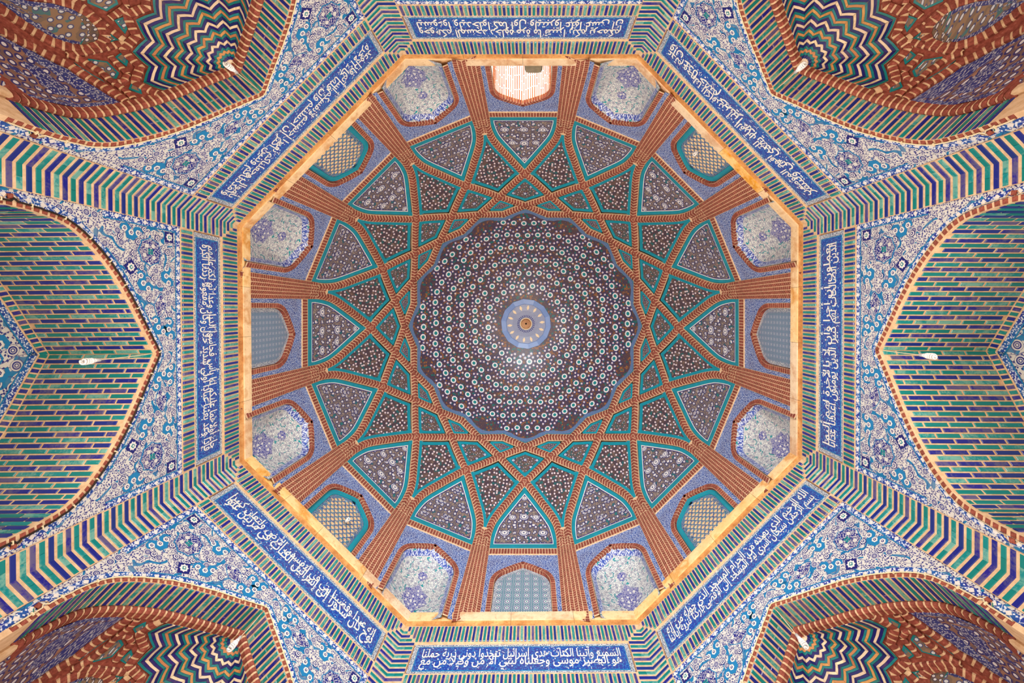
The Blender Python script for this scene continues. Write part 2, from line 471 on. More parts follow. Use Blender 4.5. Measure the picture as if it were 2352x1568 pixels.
# arch of every wall, half outline from the crown down (u, h)
class Arch:
    def __init__(self, ctl, n=220):
        P = np.array(ctl, float)
        Pe = np.vstack([2 * P[0] - P[1], P, 2 * P[-1] - P[-2]])
        out = []
        for k in range(1, len(Pe) - 2):
            p0, p1, p2, p3 = Pe[k - 1:k + 3]
            for t in np.linspace(0, 1, 16, endpoint=False):
                out.append(0.5 * ((2 * p1) + (-p0 + p2) * t + (2 * p0 - 5 * p1 + 4 * p2 - p3) * t * t + (-p0 + 3 * p1 - 3 * p2 + p3) * t ** 3))
        out.append(P[-1])
        self.set(np.array(out))
    def set(self, Q):
        self.P = Q
        d = np.diff(Q, axis=0); self.s = np.concatenate([[0], np.cumsum(np.hypot(d[:, 0], d[:, 1]))])
        self.S = self.s[-1]
    def at(self, s):
        """point, tangent, inward normal at signed arc length (negative = left side)"""
        sg = -1.0 if s < 0 else 1.0; t = min(abs(s), self.S)
        x = np.interp(t, self.s, self.P[:, 0]); z = np.interp(t, self.s, self.P[:, 1])
        e = 0.01
        x2 = np.interp(min(t + e, self.S), self.s, self.P[:, 0]); z2 = np.interp(min(t + e, self.S), self.s, self.P[:, 1])
        x1 = np.interp(max(t - e, 0), self.s, self.P[:, 0]); z1 = np.interp(max(t - e, 0), self.s, self.P[:, 1])
        tx, tz = x2 - x1, z2 - z1; l = math.hypot(tx, tz); tx /= l; tz /= l
        nx, nz = tz, -tx                       # inward for the right half (towards the opening)
        return np.array([sg * x, z]), np.array([sg * tx, tz]), np.array([sg * nx, nz])
    def inset(self, d):
        """same arch shrunk into the opening by d"""
        Q = []
        for s in self.s:
            p, t, n = self.at(s)
            Q.append(p + n * d)
        Q = np.array(Q); Q = Q[Q[:, 0] > 1e-4]
        # crown on the axis
        p, t, n = self.at(0.03)
        crown = np.array([0.0, Q[0][1] + (Q[0][1] - Q[3][1]) / max(1e-6, Q[3][0] - Q[0][0]) * Q[0][0]])
        A = Arch.__new__(Arch); A.set(np.vstack([crown, Q])); return A
    def full(self, step, smax=None):
        S = min(self.S, smax or self.S)
        k = max(2, int(S / step))
        ss = np.linspace(0, S, k + 1)
        return np.concatenate([-ss[:0:-1], ss])

A0 = Arch([(0, 5.29), (0.3, 5.115), (.6, 4.945), (.85, 4.785), (1.03, 4.64), (1.2, 4.47), (1.3, 4.34), (1.365, 4.2), (1.40, 4.02), (1.42, 3.8), (1.42, 3.3), (1.42, -1.0)])
A1 = A0.inset(0.05)
A2 = A0.inset(0.10)
S_VIS = 2.55                                             # arc length built with single bricks

# ------------------------------------------------------------------ floor
fl = MB(); fl.poly([(-6.5, -6, 0), (6.5, -6, 0), (6.5, 7, 0), (-6.5, 7, 0)], 'floor')
add('floor', fl.mesh('floor'), None, None, kind='structure', category='floor', label='warm brick floor of the domed chamber, below the picture')

# ------------------------------------------------------------------ wall pieces shared by the eight walls
HB0, HB1 = 6.68, 6.37            # upper brick band
HI0, HI1 = 6.345, 5.835          # inscription
HL0, HL1 = 5.80, 5.615           # lower brick band
US, UC = 1.515, 1.742            # corner strip inner and outer edge
ROW, COLP = 0.0757, 0.0535

def wall_base():
    mb = MB()
    # masonry around the arch
    ss = A0.full(0.06)
    pts = [A0.at(s)[0] for s in ss]
    out = [(-1.75, -1.0)] + [(p[0], p[1]) for p in pts] + [(1.75, -1.0), (1.75, 7.0), (-1.75, 7.0)]
    bm = bmesh.new()
    vs_ = [bm.verts.new((x, 0.0, z)) for x, z in out]
    f = bm.faces.new(vs_)
    f.normal_update(); bmesh.ops.triangulate(bm, faces=[f], ngon_method='EAR_CLIP')
    me = bpy.data.meshes.new('wall'); bm.to_mesh(me); bm.free()
    me.materials.append(M['plaster'])
    return me
ME_WALL = wall_base()

def plate(x0, x1, z0, z1, y0, y1, m):
    mb = MB()
    mb.prism([(x0, y0, z0), (x1, y0, z0), (x1, y0, z1), (x0, y0, z1)],
             [(x0, y1, z0), (x1, y1, z0), (x1, y1, z1), (x0, y1, z1)], m)
    return mb

def spandrel_mesh():
    pts = [A0.at(s)[0] for s in A0.full(0.05, 2.75)]
    zb = pts[0][1]
    out = [(-US, zb)] + [tuple(p) for p in pts] + [(US, zb), (US, HL1 + 0.005), (-US, HL1 + 0.005)]
    bm = bmesh.new()
    f = bm.faces.new([bm.verts.new((x, -0.012, z)) for x, z in out])
    f.normal_update(); bmesh.ops.triangulate(bm, faces=[f], ngon_method='EAR_CLIP')
    me = bpy.data.meshes.new('spandrel'); bm.to_mesh(me); bm.free(); me.materials.append(M['floral']); return me
ME_SPAN = spandrel_mesh()

BW = 0.066                                              # width of the diamond border
def border_mesh():
    mb = MB(); y = -0.0155
    def strip(a, b, m, yy):
        mb.grid(np.array([[(p[0], yy, p[1]) for p in a], [(p[0], yy, p[1]) for p in b]]), m)
    for (lo, hi, m, yy) in ((0, BW, 'edge', y), (BW, BW + 0.012, 't_cyan', y - 0.002)):
        strip([(-US + lo, HL1 - lo), (US - lo, HL1 - lo)], [(-US + hi, HL1 - hi), (US - hi, HL1 - hi)], m, yy)
        ss = A0.full(0.05, 2.75)
        q = [A0.at(s) for s in ss]
        fo = lambda d: [p - n * d if abs((p - n * d)[0]) < US else np.array([math.copysign(US, p[0]), (p - n * d)[1]]) for p, t, n in q]
        if hi <= BW + 0.001: strip(fo(lo), fo(hi), m, yy - 0.0004)
        else: strip([p for p in fo(lo) if p[1] > 4.62], [p for p in fo(hi) if p[1] > 4.62][:len([p for p in fo(lo) if p[1] > 4.62])], m, yy) if len([p for p in fo(hi) if p[1] > 4.62]) == len([p for p in fo(lo) if p[1] > 4.62]) else None
        for sg in (-1, 1):
            strip([(sg * (US - lo), HL1 - lo), (sg * (US - lo), 4.6)], [(sg * (US - hi), HL1 - hi), (sg * (US - hi), 4.6)], m, yy - 0.0008)
    return mb.mesh('tile_border')
ME_BORDER = border_mesh()

def diamond_spots():
    L = []
    n = 25
    for k in range(n + 1):
        L.append((-US + BW / 2 + (2 * US - BW) * k / n, HL1 - BW / 2))
    for sg in (-1, 1):
        for k in range(1, 8): L.append((sg * (US - BW / 2), HL1 - BW / 2 - k * 0.118))
        s = 0.06
        while s < 2.5:
            p, t, nn = A0.at(sg * s); q = p - nn * BW / 2
            if abs(q[0]) < US - 0.02: L.append((q[0], q[1]))
            s += 0.118
    return L
DIAM = diamond_spots()
ME_DIAM = poly_mesh('diam', [(0.026, 0), (0, 0.026), (-0.026, 0), (0, -0.026)], 0.006, 't_white')

def lobed(rx, rz, lobes, amp, n=64, pow_=1.0):
    out = []
    for k in range(n):
        a = 2 * pi * k / n
        r = 1 - amp * abs(math.sin(lobes * a / 2)) ** pow_
        out.append((rx * r * math.cos(a), rz * r * math.sin(a)))
    return out
def medallion_mesh(rx, rz, lobes, amp, core):
    mb = MB()
    P = lobed(rx, rz, lobes, amp)
    mb.prism([(x, 0, z) for x, z in P], [(x, -0.004, z) for x, z in P], 't_cyan')
    mb.prism([(x * .93, -0.004, z * .93) for x, z in P], [(x * .93, -0.006, z * .93) for x, z in P], 'floral_med')
    if core:
        for q in range(4):
            cx, cz = 0.017 * (1 if q % 2 else -1), 0.017 * (1 if q // 2 else -1)
            s = 0.014
            mb.prism([(cx - s, -0.006, cz - s), (cx + s, -0.006, cz - s), (cx + s, -0.006, cz + s), (cx - s, -0.006, cz + s)],
                     [(cx - s, -0.008, cz - s), (cx + s, -0.008, cz - s), (cx + s, -0.008, cz + s), (cx - s, -0.008, cz + s)], 't_teal')
    return mb.mesh('medallion')
ME_MED = medallion_mesh(0.168, 0.168, 8, 0.12, True)
ME_TEAR = medallion_mesh(0.145, 0.085, 4, 0.16, False)
def square_rosette():
    mb = MB()
    for s, y, m in ((0.062, -0.004, 't_navy'), (0.05, -0.006, 't_white'), (0.018, -0.009, 't_teal'), (0.009, -0.011, 't_white')):
        if m == 't_white' and s > 0.03: P = lobed(s, s, 8, 0.25, 32)
        else: P = [(-s, -s), (s, -s), (s, s), (-s, s)]
        mb.prism([(x, y + 0.004, z) for x, z in P], [(x, y, z) for x, z in P], m)
    return mb.mesh('square_rosette')
ME_SQ = square_rosette()
def round_flower():
    mb = MB()
    for s, y, m, l in ((0.036, -0.003, 't_navy', 0), (0.031, -0.005, 't_white', 8), (0.019, -0.007, 't_navy', 6), (0.008, -0.009, 't_white', 0)):
        P = lobed(s, s, l, 0.18, 24) if l else lobed(s, s, 1, 0, 16)
        mb.prism([(x, y + 0.003, z) for x, z in P], [(x, y, z) for x, z in P], m)
    return mb.mesh('round_flower')
ME_FLOWER = round_flower()
def cloud_mesh():
    """turquoise cloud band curling round two pale lobes"""
    mb = MB()
    def blob(pts, y, m):
        mb.prism([(x, y + 0.003, z) for x, z in pts], [(x, y, z) for x, z in pts], m)
    path = [(-0.13, 0.05), (-0.10, 0.075), (-0.05, 0.06), (-0.035, 0.015), (-0.06, -0.02), (-0.03, -0.05), (0.03, -0.045), (0.045, -0.005), (0.03, 0.04), (0.07, 0.065), (0.12, 0.045), (0.13, 0.0)]
    P = np.array(path)
    L, R_ = [], []
    for k in range(len(P)):
        t = P[min(k + 1, len(P) - 1)] - P[max(k - 1, 0)]; t = t / np.hypot(*t); n = np.array([-t[1], t[0]])
        w = 0.021 * (0.45 + math.sin(pi * (k + 0.5) / len(P)))
        L.append(P[k] + n * w); R_.append(P[k] - n * w)
    for k in range(len(P) - 1):
        q = [L[k], L[k + 1], R_[k + 1], R_[k]]
        mb.poly([(x, -0.004, z) for x, z in q], 't_cyan')
    for (cx, cz, r) in ((-0.085, 0.02, 0.034), (0.0, 0.0, 0.034), (0.085, 0.02, 0.034)):
        blob([(cx + x, cz + z) for x, z in lobed(r, r, 6, 0.14, 24)], -0.006, 't_white')
        blob([(cx + x, cz + z) for x, z in lobed(r * .5, r * .5, 6, 0.2, 18)], -0.008, 't_navy')
        blob([(cx + x, cz + z) for x, z in lobed(r * .2, r * .2, 1, 0, 8)], -0.010, 't_white')
    return mb.mesh('cloud_band')
ME_CLOUD = cloud_mesh()

# ---- inscription text -------------------------------------------------------
FORMS = {}
def _f(ch, base, n): FORMS[ch] = (base, n)
for ch, base, n in (('ا', 0xFE8D, 2), ('ب', 0xFE8F, 4), ('ة', 0xFE93, 2), ('ت', 0xFE95, 4), ('ث', 0xFE99, 4), ('ج', 0xFE9D, 4),
                    ('ح', 0xFEA1, 4), ('خ', 0xFEA5, 4), ('د', 0xFEA9, 2), ('ذ', 0xFEAB, 2), ('ر', 0xFEAD, 2), ('ز', 0xFEAF, 2),
                    ('س', 0xFEB1, 4), ('ش', 0xFEB5, 4), ('ص', 0xFEB9, 4), ('ض', 0xFEBD, 4), ('ط', 0xFEC1, 4), ('ظ', 0xFEC5, 4),
                    ('ع', 0xFEC9, 4), ('غ', 0xFECD, 4), ('ف', 0xFED1, 4), ('ق', 0xFED5, 4), ('ك', 0xFED9, 4), ('ل', 0xFEDD, 4),
                    ('م', 0xFEE1, 4), ('ن', 0xFEE5, 4), ('ه', 0xFEE9, 4), ('و', 0xFEED, 2), ('ى', 0xFEEF, 2), ('ي', 0xFEF1, 4),
                    ('ء', 0xFE80, 1), ('آ', 0xFE81, 2), ('أ', 0xFE83, 2), ('ؤ', 0xFE85, 2), ('إ', 0xFE87, 2), ('ئ', 0xFE89, 4)):
    _f(ch, base, n)
LAMALEF = {'آ': 0xFEF5, 'أ': 0xFEF7, 'إ': 0xFEF9, 'ا': 0xFEFB}
def shape_word(w):
    """joined letter forms of one Arabic word, returned in drawing order from left to right"""
    out = []; prev_joins = False; i = 0
    while i < len(w):
        ch = w[i]
        if ch not in FORMS: i += 1; continue
        if ch == 'ل' and i + 1 < len(w) and w[i + 1] in LAMALEF:
            out.append(chr(LAMALEF[w[i + 1]] + (1 if prev_joins else 0))); prev_joins = False; i += 2; continue
        base, n = FORMS[ch]
        nxt = i + 1 < len(w) and w[i + 1] in FORMS and FORMS[w[i + 1]][1] > 1
        joins_next = n == 4 and nxt
        if n == 1: out.append(chr(base)); prev_joins = False
        elif n == 2: out.append(chr(base + (1 if prev_joins else 0))); prev_joins = False
        else:
            out.append(chr(base + (3 if prev_joins and joins_next else 2 if joins_next else 1 if prev_joins else 0)))
            prev_joins = joins_next
        i += 1
    return ''.join(reversed(out))
TEXTS = {
    'lower_right': 'بسم الله الرحمن الرحيم سبحان الذي أسرى بعبده ليلا من المسجد الحرام إلى المسجد الأقصى الذي باركنا حوله لنريه من آياتنا إنه',
    'bottom': 'هو السميع البصير وآتينا موسى الكتاب وجعلناه هدى لبني إسرائيل ألا تتخذوا من دوني وكيلا ذرية من حملنا مع',
    'lower_left': 'نوح إنه كان عبدا شكورا وقضينا إلى بني إسرائيل في الكتاب لتفسدن في الأرض مرتين ولتعلن علوا كبيرا',
    'left': 'فإذا جاء وعد أولاهما بعثنا عليكم عبادا لنا أولي بأس شديد فجاسوا خلال الديار وكان وعدا مفعولا ثم رددنا لكم الكرة عليهم',
    'upper_left': 'وأمددناكم بأموال وبنين وجعلناكم أكثر نفيرا إن أحسنتم أحسنتم لأنفسكم وإن أسأتم فلها فإذا جاء وعد الآخرة',
    'top': 'ليسوءوا وجوهكم وليدخلوا المسجد كما دخلوه أول مرة وليتبروا ما علوا تتبيرا عسى ربكم أن يرحمكم',
    'upper_right': 'وإن عدتم عدنا وجعلنا جهنم للكافرين حصيرا إن هذا القرآن يهدي للتي هي أقوم ويبشر المؤمنين',
    'right': 'الذين يعملون الصالحات أن لهم أجرا كبيرا وأن الذين لا يؤمنون بالآخرة أعتدنا لهم عذابا أليما'}
def text_pts(body):
    c = bpy.data.curves.new('lettering', 'FONT'); c.body = body; c.resolution_u = 2; c.size = 1.0; c.offset = 0.012
    o = bpy.data.objects.new('lettering', c); COL.objects.link(o)
    dg = bpy.context.evaluated_depsgraph_get(); dg.update()
    me = o.evaluated_get(dg).to_mesh()
    P = np.array([v.co[:] for v in me.vertices]); F = [tuple(p.vertices) for p in me.polygons]
    o.evaluated_get(dg).to_mesh_clear()
    bpy.data.objects.remove(o); bpy.data.curves.remove(c)
    return P, F
def lettering_mesh(side):
    words = TEXTS[side].split()
    lo = ' '.join(shape_word(w) for w in reversed(words[0::2]))
    hi = ' '.join(shape_word(w) for w in reversed(words[1::2]))
    mb = MB(); X = 1.36
    for body, z0, z1, y in ((lo, HI1 + 0.062, HI1 + 0.345, -0.0215), (hi, HI1 + 0.185, HI0 - 0.06, -0.0235)):
        P, Fc = text_pts(body)
        mn, mx = P.min(0), P.max(0)
        x = -X + (P[:, 0] - mn[0]) / (mx[0] - mn[0]) * 2 * X
        z = z0 + (P[:, 1] - mn[1]) / (mx[1] - mn[1]) * (z1 - z0)
        b = mb.verts([(x[k], y, z[k]) for k in range(len(x))])
        for f in Fc: mb.face([b + q for q in f], 'letter')
    r = random.Random(SIDES.index(side) + 11)
    for k in range(150):                               # the small dots and strokes that fill the ground
        cx, cz = r.uniform(-X, X), r.uniform(HI1 + 0.06, HI0 - 0.06)
        if r.random() < 0.6:
            q = [(cx + 0.0075 * math.cos(a), cz + 0.0075 * math.sin(a)) for a in np.linspace(0, 2 * pi, 7)[:-1]]
        else:
            a = r.uniform(0, pi); dx, dz = math.cos(a) * 0.022, math.sin(a) * 0.022; nx, nz = -dz * .14, dx * .14
            q = [(cx - dx - nx, cz - dz - nz), (cx + dx - nx, cz + dz - nz), (cx + dx + nx, cz + dz + nz), (cx - dx + nx, cz - dz + nz)]
        mb.poly([(x, -0.0205, z) for x, z in q], 'letter')
    return mb.mesh('lettering')

# ---- brick layouts of the flat wall (u, h, length, height, colour) -----------
def strip_rows(hmin):
    L = []
    j = 0
    while True:
        hc = HB0 - (j + 0.5) * ROW
        if hc < hmin: break
        ui = US if hc < HB1 else max(US, UC - (HB0 - hc) * (UC - US) / (HB0 - HB1) + 0.012)
        col = 'navy' if j % 2 == 0 else 'teal'
        w = UC - ui - 0.004
        if w > 0.02:
            t = ROW * 0.62
            if col == 'teal' and w > 0.16:
                L.append((ui + 0.006 + w * .25, hc, w / 2 - 0.006, t, col)); L.append((ui + w * .75 + 0.002, hc, w / 2 - 0.004, t, col))
            else:
                L.append(((ui + UC) / 2 + 0.001, hc, w, t, col))
        j += 1
    return L

def cardinal(i): return SIDES[i] in ('left', 'right', 'top', 'bottom')
POS = {'upper_left': 'upper left', 'top': 'top', 'upper_right': 'upper right', 'right': 'right', 'lower_right': 'lower right',
       'bottom': 'bottom', 'lower_left': 'lower left', 'left': 'left'}
walls = {}
for i, side in enumerate(SIDES):
    what = 'deep brick vault' if side in ('left', 'right') else 'open archway' if cardinal(i) else 'zigzag tiled niche'
    w = add('wall_' + side, ME_WALL, None, wall_matrix(i), kind='structure', category='wall',
            label='tiled octagon wall with Arabic inscription and %s, at the %s of the picture' % (what, POS[side]))
    walls[side] = w
    hmin = 5.0 if side in ('top', 'bottom') else 3.0
    # corner strips: two courses of mortar bed with single bricks
    for sg in (-1, 1):
        mb = plate(sg * US if sg > 0 else -1.75, 1.75 if sg > 0 else -US, hmin, HB0 + 0.02, 0.0, -0.03, 'mortar')
        st = add('corner_brick_strip', mb.mesh('corner_brick_strip'), w)
        for (uu, hh, ll, tt, col) in strip_rows(hmin):
            q = round(ll, 3)
            add('brick', box_mesh(q, 0.010, tt, col), st, T(sg * uu, -0.026, hh))
    # upper band
    mb = plate(-UC, UC, HB1, HB0 + 0.02, 0.0, -0.028, 'mortar')
    bd = add('upper_brick_band', mb.mesh('upper_brick_band'), w)
    n = int(2 * UC / COLP)
    for k in range(n):
        u = (k - (n - 1) / 2) * COLP
        zb = HB1 + 0.012
        if abs(u) > US: zb = HB0 - (UC - abs(u)) / (UC - US) * (HB0 - HB1) + 0.03
        L = HB0 - 0.006 - zb
        if L > 0.03: add('brick', box_mesh(COLP * 0.60, 0.018, round(L, 3), 'navy' if k % 2 else 'teal'), bd, T(u, -0.025, zb + L / 2))
    # inscription panel
    mb = plate(-1.50, 1.50, HI1, HI0, 0.0, -0.014, 'frieze')
    mb.prism([(-1.44, -0.014, HI1 + .045), (1.44, -0.014, HI1 + .045), (1.44, -0.014, HI0 - .045), (-1.44, -0.014, HI0 - .045)],
             [(-1.44, -0.0175, HI1 + .045), (1.44, -0.0175, HI1 + .045), (1.44, -0.0175, HI0 - .045), (-1.44, -0.0175, HI0 - .045)], 't_cyan')
    mb.prism([(-1.428, -0.0175, HI1 + .057), (1.428, -0.0175, HI1 + .057), (1.428, -0.0175, HI0 - .057), (-1.428, -0.0175, HI0 - .057)],
             [(-1.428, -0.019, HI1 + .057), (1.428, -0.019, HI1 + .057), (1.428, -0.019, HI0 - .057), (-1.428, -0.019, HI0 - .057)], 'insc')
    ip = add('inscription_panel', mb.mesh('inscription_panel'), w)
    add('lettering', lettering_mesh(side), ip)
    # cream fillets above and below the inscription
    mb = plate(-US, US, HI0, HB1, 0.0, -0.022, 'mortar')
    for (a, b) in ((HL0, HI1),):
        mb.prism([(-US, 0, a), (US, 0, a), (US, 0, b), (-US, 0, b)], [(-US, -0.024, a), (US, -0.024, a), (US, -0.024, b), (-US, -0.024, b)], 'mortar')
    add('fillet', mb.mesh('fillet'), w)
    # lower band, rounded over at its lower edge
    mb = plate(-US, US, HL1, HL0, 0.0, -0.032, 'mortar')
    bd = add('lower_brick_band', mb.mesh('lower_brick_band'), w)
    n = int(2 * US / COLP)
    for k in range(n):
        u = (k - (n - 1) / 2) * COLP
        add('brick', box_mesh(COLP * 0.60, 0.020, 0.17, 'navy' if k % 2 else 'teal', 0.01), bd, T(u, -0.029, (HL0 + HL1) / 2 - 0.004))
    # spandrel
    sp = add('spandrel', ME_SPAN, w)
    add('tile_border', ME_BORDER, sp)
    for (x, z) in DIAM: add('diamond_tile', ME_DIAM, sp, T(x, -0.0145, z))
    y = -0.0125
    for sg in (-1, 1):
        add('medallion', ME_MED, sp, T(sg * 1.16, y, 5.178))
        add('teardrop_medallion', ME_TEAR, sp, T(sg * 0.55, y, 5.31) @ Matrix.Rotation(sg * rad(-8), 4, 'Y'))
        add('square_rosette', ME_SQ, sp, T(sg * 1.365, y, 5.45))
        add('square_rosette', ME_SQ, sp, T(sg * 0.965, y, 4.925) @ Matrix.Rotation(rad(40) * sg, 4, 'Y'))
        for (x, z, a) in ((0.90, 5.40, 10), (0.80, 5.08, 35), (1.34, 4.93, 80), (0.27, 5.43, 5), (0.30, 5.28, 40)):
            add('cloud_band', ME_CLOUD, sp, T(sg * x, y, z) @ Matrix.Rotation(rad(a) * sg, 4, 'Y') @ Matrix.Diagonal((sg, 1, 1, 1)))
        for (x, z) in ((1.02, 5.42), (0.74, 5.50), (1.33, 5.28), (1.12, 4.96), (0.86, 5.22), (0.62, 5.16), (0.44, 5.45), (1.25, 5.02), (0.97, 5.06), (1.18, 5.42), (1.40, 5.10), (1.28, 4.80)):
            add('round_flower', ME_FLOWER, sp, T(sg * x, y, z))
    # red brick edge of the arch
    smax = S_VIS
    mb = MB(); ss = A0.full(0.06, smax + 0.3)
    q = [A0.at(s) for s in ss]
    mb.grid(np.array([[(p[0], -0.03, p[1]) for p, t, n_ in q], [((p + n_ * .05)[0], -0.03, (p + n_ * .05)[1]) for p, t, n_ in q]]), 'mortar')
    mb.grid(np.array([[(p[0], 0.0, p[1]) for p, t, n_ in q], [(p[0], -0.03, p[1]) for p, t, n_ in q]]), 'mortar')
    at = add('arch_brick_edge', mb.mesh('arch_brick_edge'), w)
    bm_ = box_mesh(0.043, 0.012, 0.044, 'red')
    k = int(smax / 0.068)
    if side in ('top', 'bottom'): k = 8
    for sg in (-1, 1):
        for j in range(k):
            p, t, n_ = A0.at(sg * (j + 0.5) * 0.068)
            c = p + n_ * 0.026
            ex = np.array([t[0], 0, t[1]]) * (1 if sg > 0 else -1); ez = np.array([-n_[0], 0, -n_[1]])
            add('brick', bm_, at, frame(c[0], -0.027, c[1], ex, (0, 1, 0), ez))

# ------------------------------------------------------------------ vaults on the left and the right
def vault(side):
    w = walls[side]; D = 1.2
    A = A1
    mb = MB()
    ss = A.full(0.05, 4.2)
    q = [A.at(s) for s in ss]
    ys = [-0.03, 0.0, 0.4, 0.8, D]
    mb.grid(np.array([[(p[0], y, p[1]) for p, t, n in q] for y in ys]), 'mortar', [[(p[0], y) for p, t, n in q] for y in ys])
    # splayed ring at the far end
    mb.grid(np.array([[(p[0], D, p[1]) for p, t, n in q], [((p + n * .035)[0], D + .075, (p + n * .035)[1]) for p, t, n in q]]), 'mortar')
    v = add('vault', mb.mesh('vault'), w)
    PITCH = 0.0595; BL = 0.243; G = 0.021
    m_st = MB()
    for sg in (-1, 1):
        for c in range(42):
            s = sg * (c + (0.5 if c else 0.5)) * PITCH
            p, t, n = A.at(s)
            col = 'teal' if c % 2 == 0 else 'navy'
            off = ((c * 0.37) % 1.0) * (BL + G) if sg > 0 else ((c * 0.37 + 0.4) % 1.0) * (BL + G)
            y0 = 0.012 - off
            while y0 < D - 0.02:
                a, b = max(y0, 0.012), min(y0 + BL, D - 0.012)
                if b - a > 0.04:
                    ln = round(b - a, 2)
                    ex = (0, 1, 0)                     # brick length runs along the vault
                    ey = (-n[0], 0, -n[1]); ez = np.cross(ex, ey)
                    if c < 30:
                        add('brick', box_mesh(ln, 0.010, PITCH * 0.72, col), v,
                            frame(p[0] + n[0] * -0.002, (a + b) / 2, p[1] + n[1] * -0.002, ex, ey, ez))
                    else:
                        h = PITCH * 0.36
                        B = [(a, -h), (b, -h), (b, h), (a, h)]
                        f0 = [(p[0] + e * t[0] * sg, yy, p[1] + e * t[1]) for yy, e in B]
                        f1 = [(x + n[0] * .010, yy, z + n[1] * .010) for x, yy, z in f0]
                        m_st.prism(f0, f1, col + '_d')
                y0 += BL + G
            # one brick across the splayed ring
            e = PITCH * 0.33
            if c < 42:
                r0 = [p + t * sg * -e, p + t * sg * e]
                f0 = [(r0[0][0], D + .012, r0[0][1]), (r0[1][0], D + .012, r0[1][1])]
                f0 += [((r0[1] + n * .03)[0], D + .068, (r0[1] + n * .03)[1]), ((r0[0] + n * .03)[0], D + .068, (r0[0] + n * .03)[1])]
                f1 = [(x + n[0] * .007, yy - .006, z + n[1] * .007) for x, yy, z in f0]
                m_st.prism(f0, f1, col + '_d')
    add('bricks', m_st.mesh('bricks'), v, None, kind='stuff')
    # tiled lunette that closes the vault
    Ai = A0.inset(0.088)
    pts = [Ai.at(s)[0] for s in Ai.full(0.05, 3.2)]
    bm = bmesh.new()
    f = bm.faces.new([bm.verts.new((p[0], D + 0.075, p[1])) for p in pts]); f.normal_update(); bmesh.ops.triangulate(bm, faces=[f], ngon_method='EAR_CLIP')
    me = bpy.data.meshes.new('lunette'); bm.to_mesh(me); bm.free(); me.materials.append(M['lunette'])
    lu = add('lunette', me, v)
    mb = MB()
    q = [Ai.at(s) for s in Ai.full(0.05, 3.2)]
    mb.grid(np.array([[(p[0], D + 0.07, p[1]) for p, t, n in q], [((p + n * .085)[0], D + .07, (p + n * .085)[1]) for p, t, n in q]]), 'edge')
    mb.grid(np.array([[((p + n * .085)[0], D + 0.068, (p + n * .085)[1]) for p, t, n in q], [((p + n * .10)[0], D + .068, (p + n * .10)[1]) for p, t, n in q]]), 't_cyan')
    mb.grid(np.array([[((p + n * .004)[0], D + 0.062, (p + n * .004)[1]) for p, t, n in q], [((p + n * .018)[0], D + .066, (p + n * .018)[1]) for p, t, n in q]]), 'mortar')
    add('lunette_border', mb.mesh('lunette_border'), v)
    add('medallion', ME_MED, v, T(0, D + 0.073, 4.52) @ Matrix.Diagonal((1.9, 1, 1.9, 1)))
    for sg in (-1, 1):
        for (x, z, a) in ((0.26, 4.72, 20), (0.36, 4.42, 60), (0.62, 4.46, 30), (0.72, 4.15, 70), (0.2, 4.2, 10)):
            add('cloud_band', ME_CLOUD, v, T(sg * x, D + 0.073, z) @ Matrix.Rotation(rad(a) * sg, 4, 'Y') @ Matrix.Diagonal((1.5 * sg, 1, 1.5, 1)))
vault('left'); vault('right')

def open_arch(side):
    w = walls[side]; mb = MB()
    q = [A1.at(s) for s in A1.full(0.1)]
    mb.grid(np.array([[(p[0], y, p[1]) for p, t, n in q] for y in (-0.03, 1.2)]), 'plaster')
    add('arch_reveal', mb.mesh('arch_reveal'), w)
open_arch('top'); open_arch('bottom')

# ------------------------------------------------------------------ zigzag niches on the diagonals
NW = 0.37                                             # the semi-dome starts this far behind the wall face
class Prof:
    """profile of the niche as a function of arc length from the crown"""
    def __init__(self, A):
        self.s, self.P = A.s, A.P
    def rho(self, s): return np.interp(s, self.s, self.P[:, 0])
    def h(self, s): return np.interp(s, self.s, self.P[:, 1])
    def s_of_h(self, h): return np.interp(-h, -self.P[:, 1], self.s)
    def s_of_rho(self, r): return np.interp(r, self.P[:, 0], self.s)
PR = Prof(A2)
def nmap(th, s, d=0.0):
    """point of the niche surface at bearing th (degrees, 0 = right jamb), arc length s, raised d into the room"""
    r, h = PR.rho(s), PR.h(s); e = 0.02
    dr, dh = PR.rho(s + e) - PR.rho(max(s - e, 0)), PR.h(s + e) - PR.h(max(s - e, 0))
    l = math.hypot(dr, dh); nr, nh = dh / l, -dr / l
    c, sn = math.cos(rad(th)), math.sin(rad(th))
    return ((r + nr * d) * c, (r + nr * d) * sn, h + nh * d)
NHP = 14; HP = 180.0 / NHP                            # half pleats
S_TIP, S_VAL = PR.s_of_rho(0.755), PR.s_of_rho(0.665)
SEQ = ['zz_teal', 'zz_navy', 'zz_white', 'zz_navy', 'zz_teal', 'zz_tan']
WID = {'zz_teal': 0.9, 'zz_navy': 1.05, 'zz_white': 1.0, 'zz_tan': 1.0}
RINGS = []
_t = 1.0
_k = 0
while _t > 0.05:
    c = SEQ[_k % 6]; wv = WID[c] * 0.0362
    RINGS.append((max(_t - wv, 0.02), _t, c)); _t -= wv; _k += 1
PLEAT = 0.02
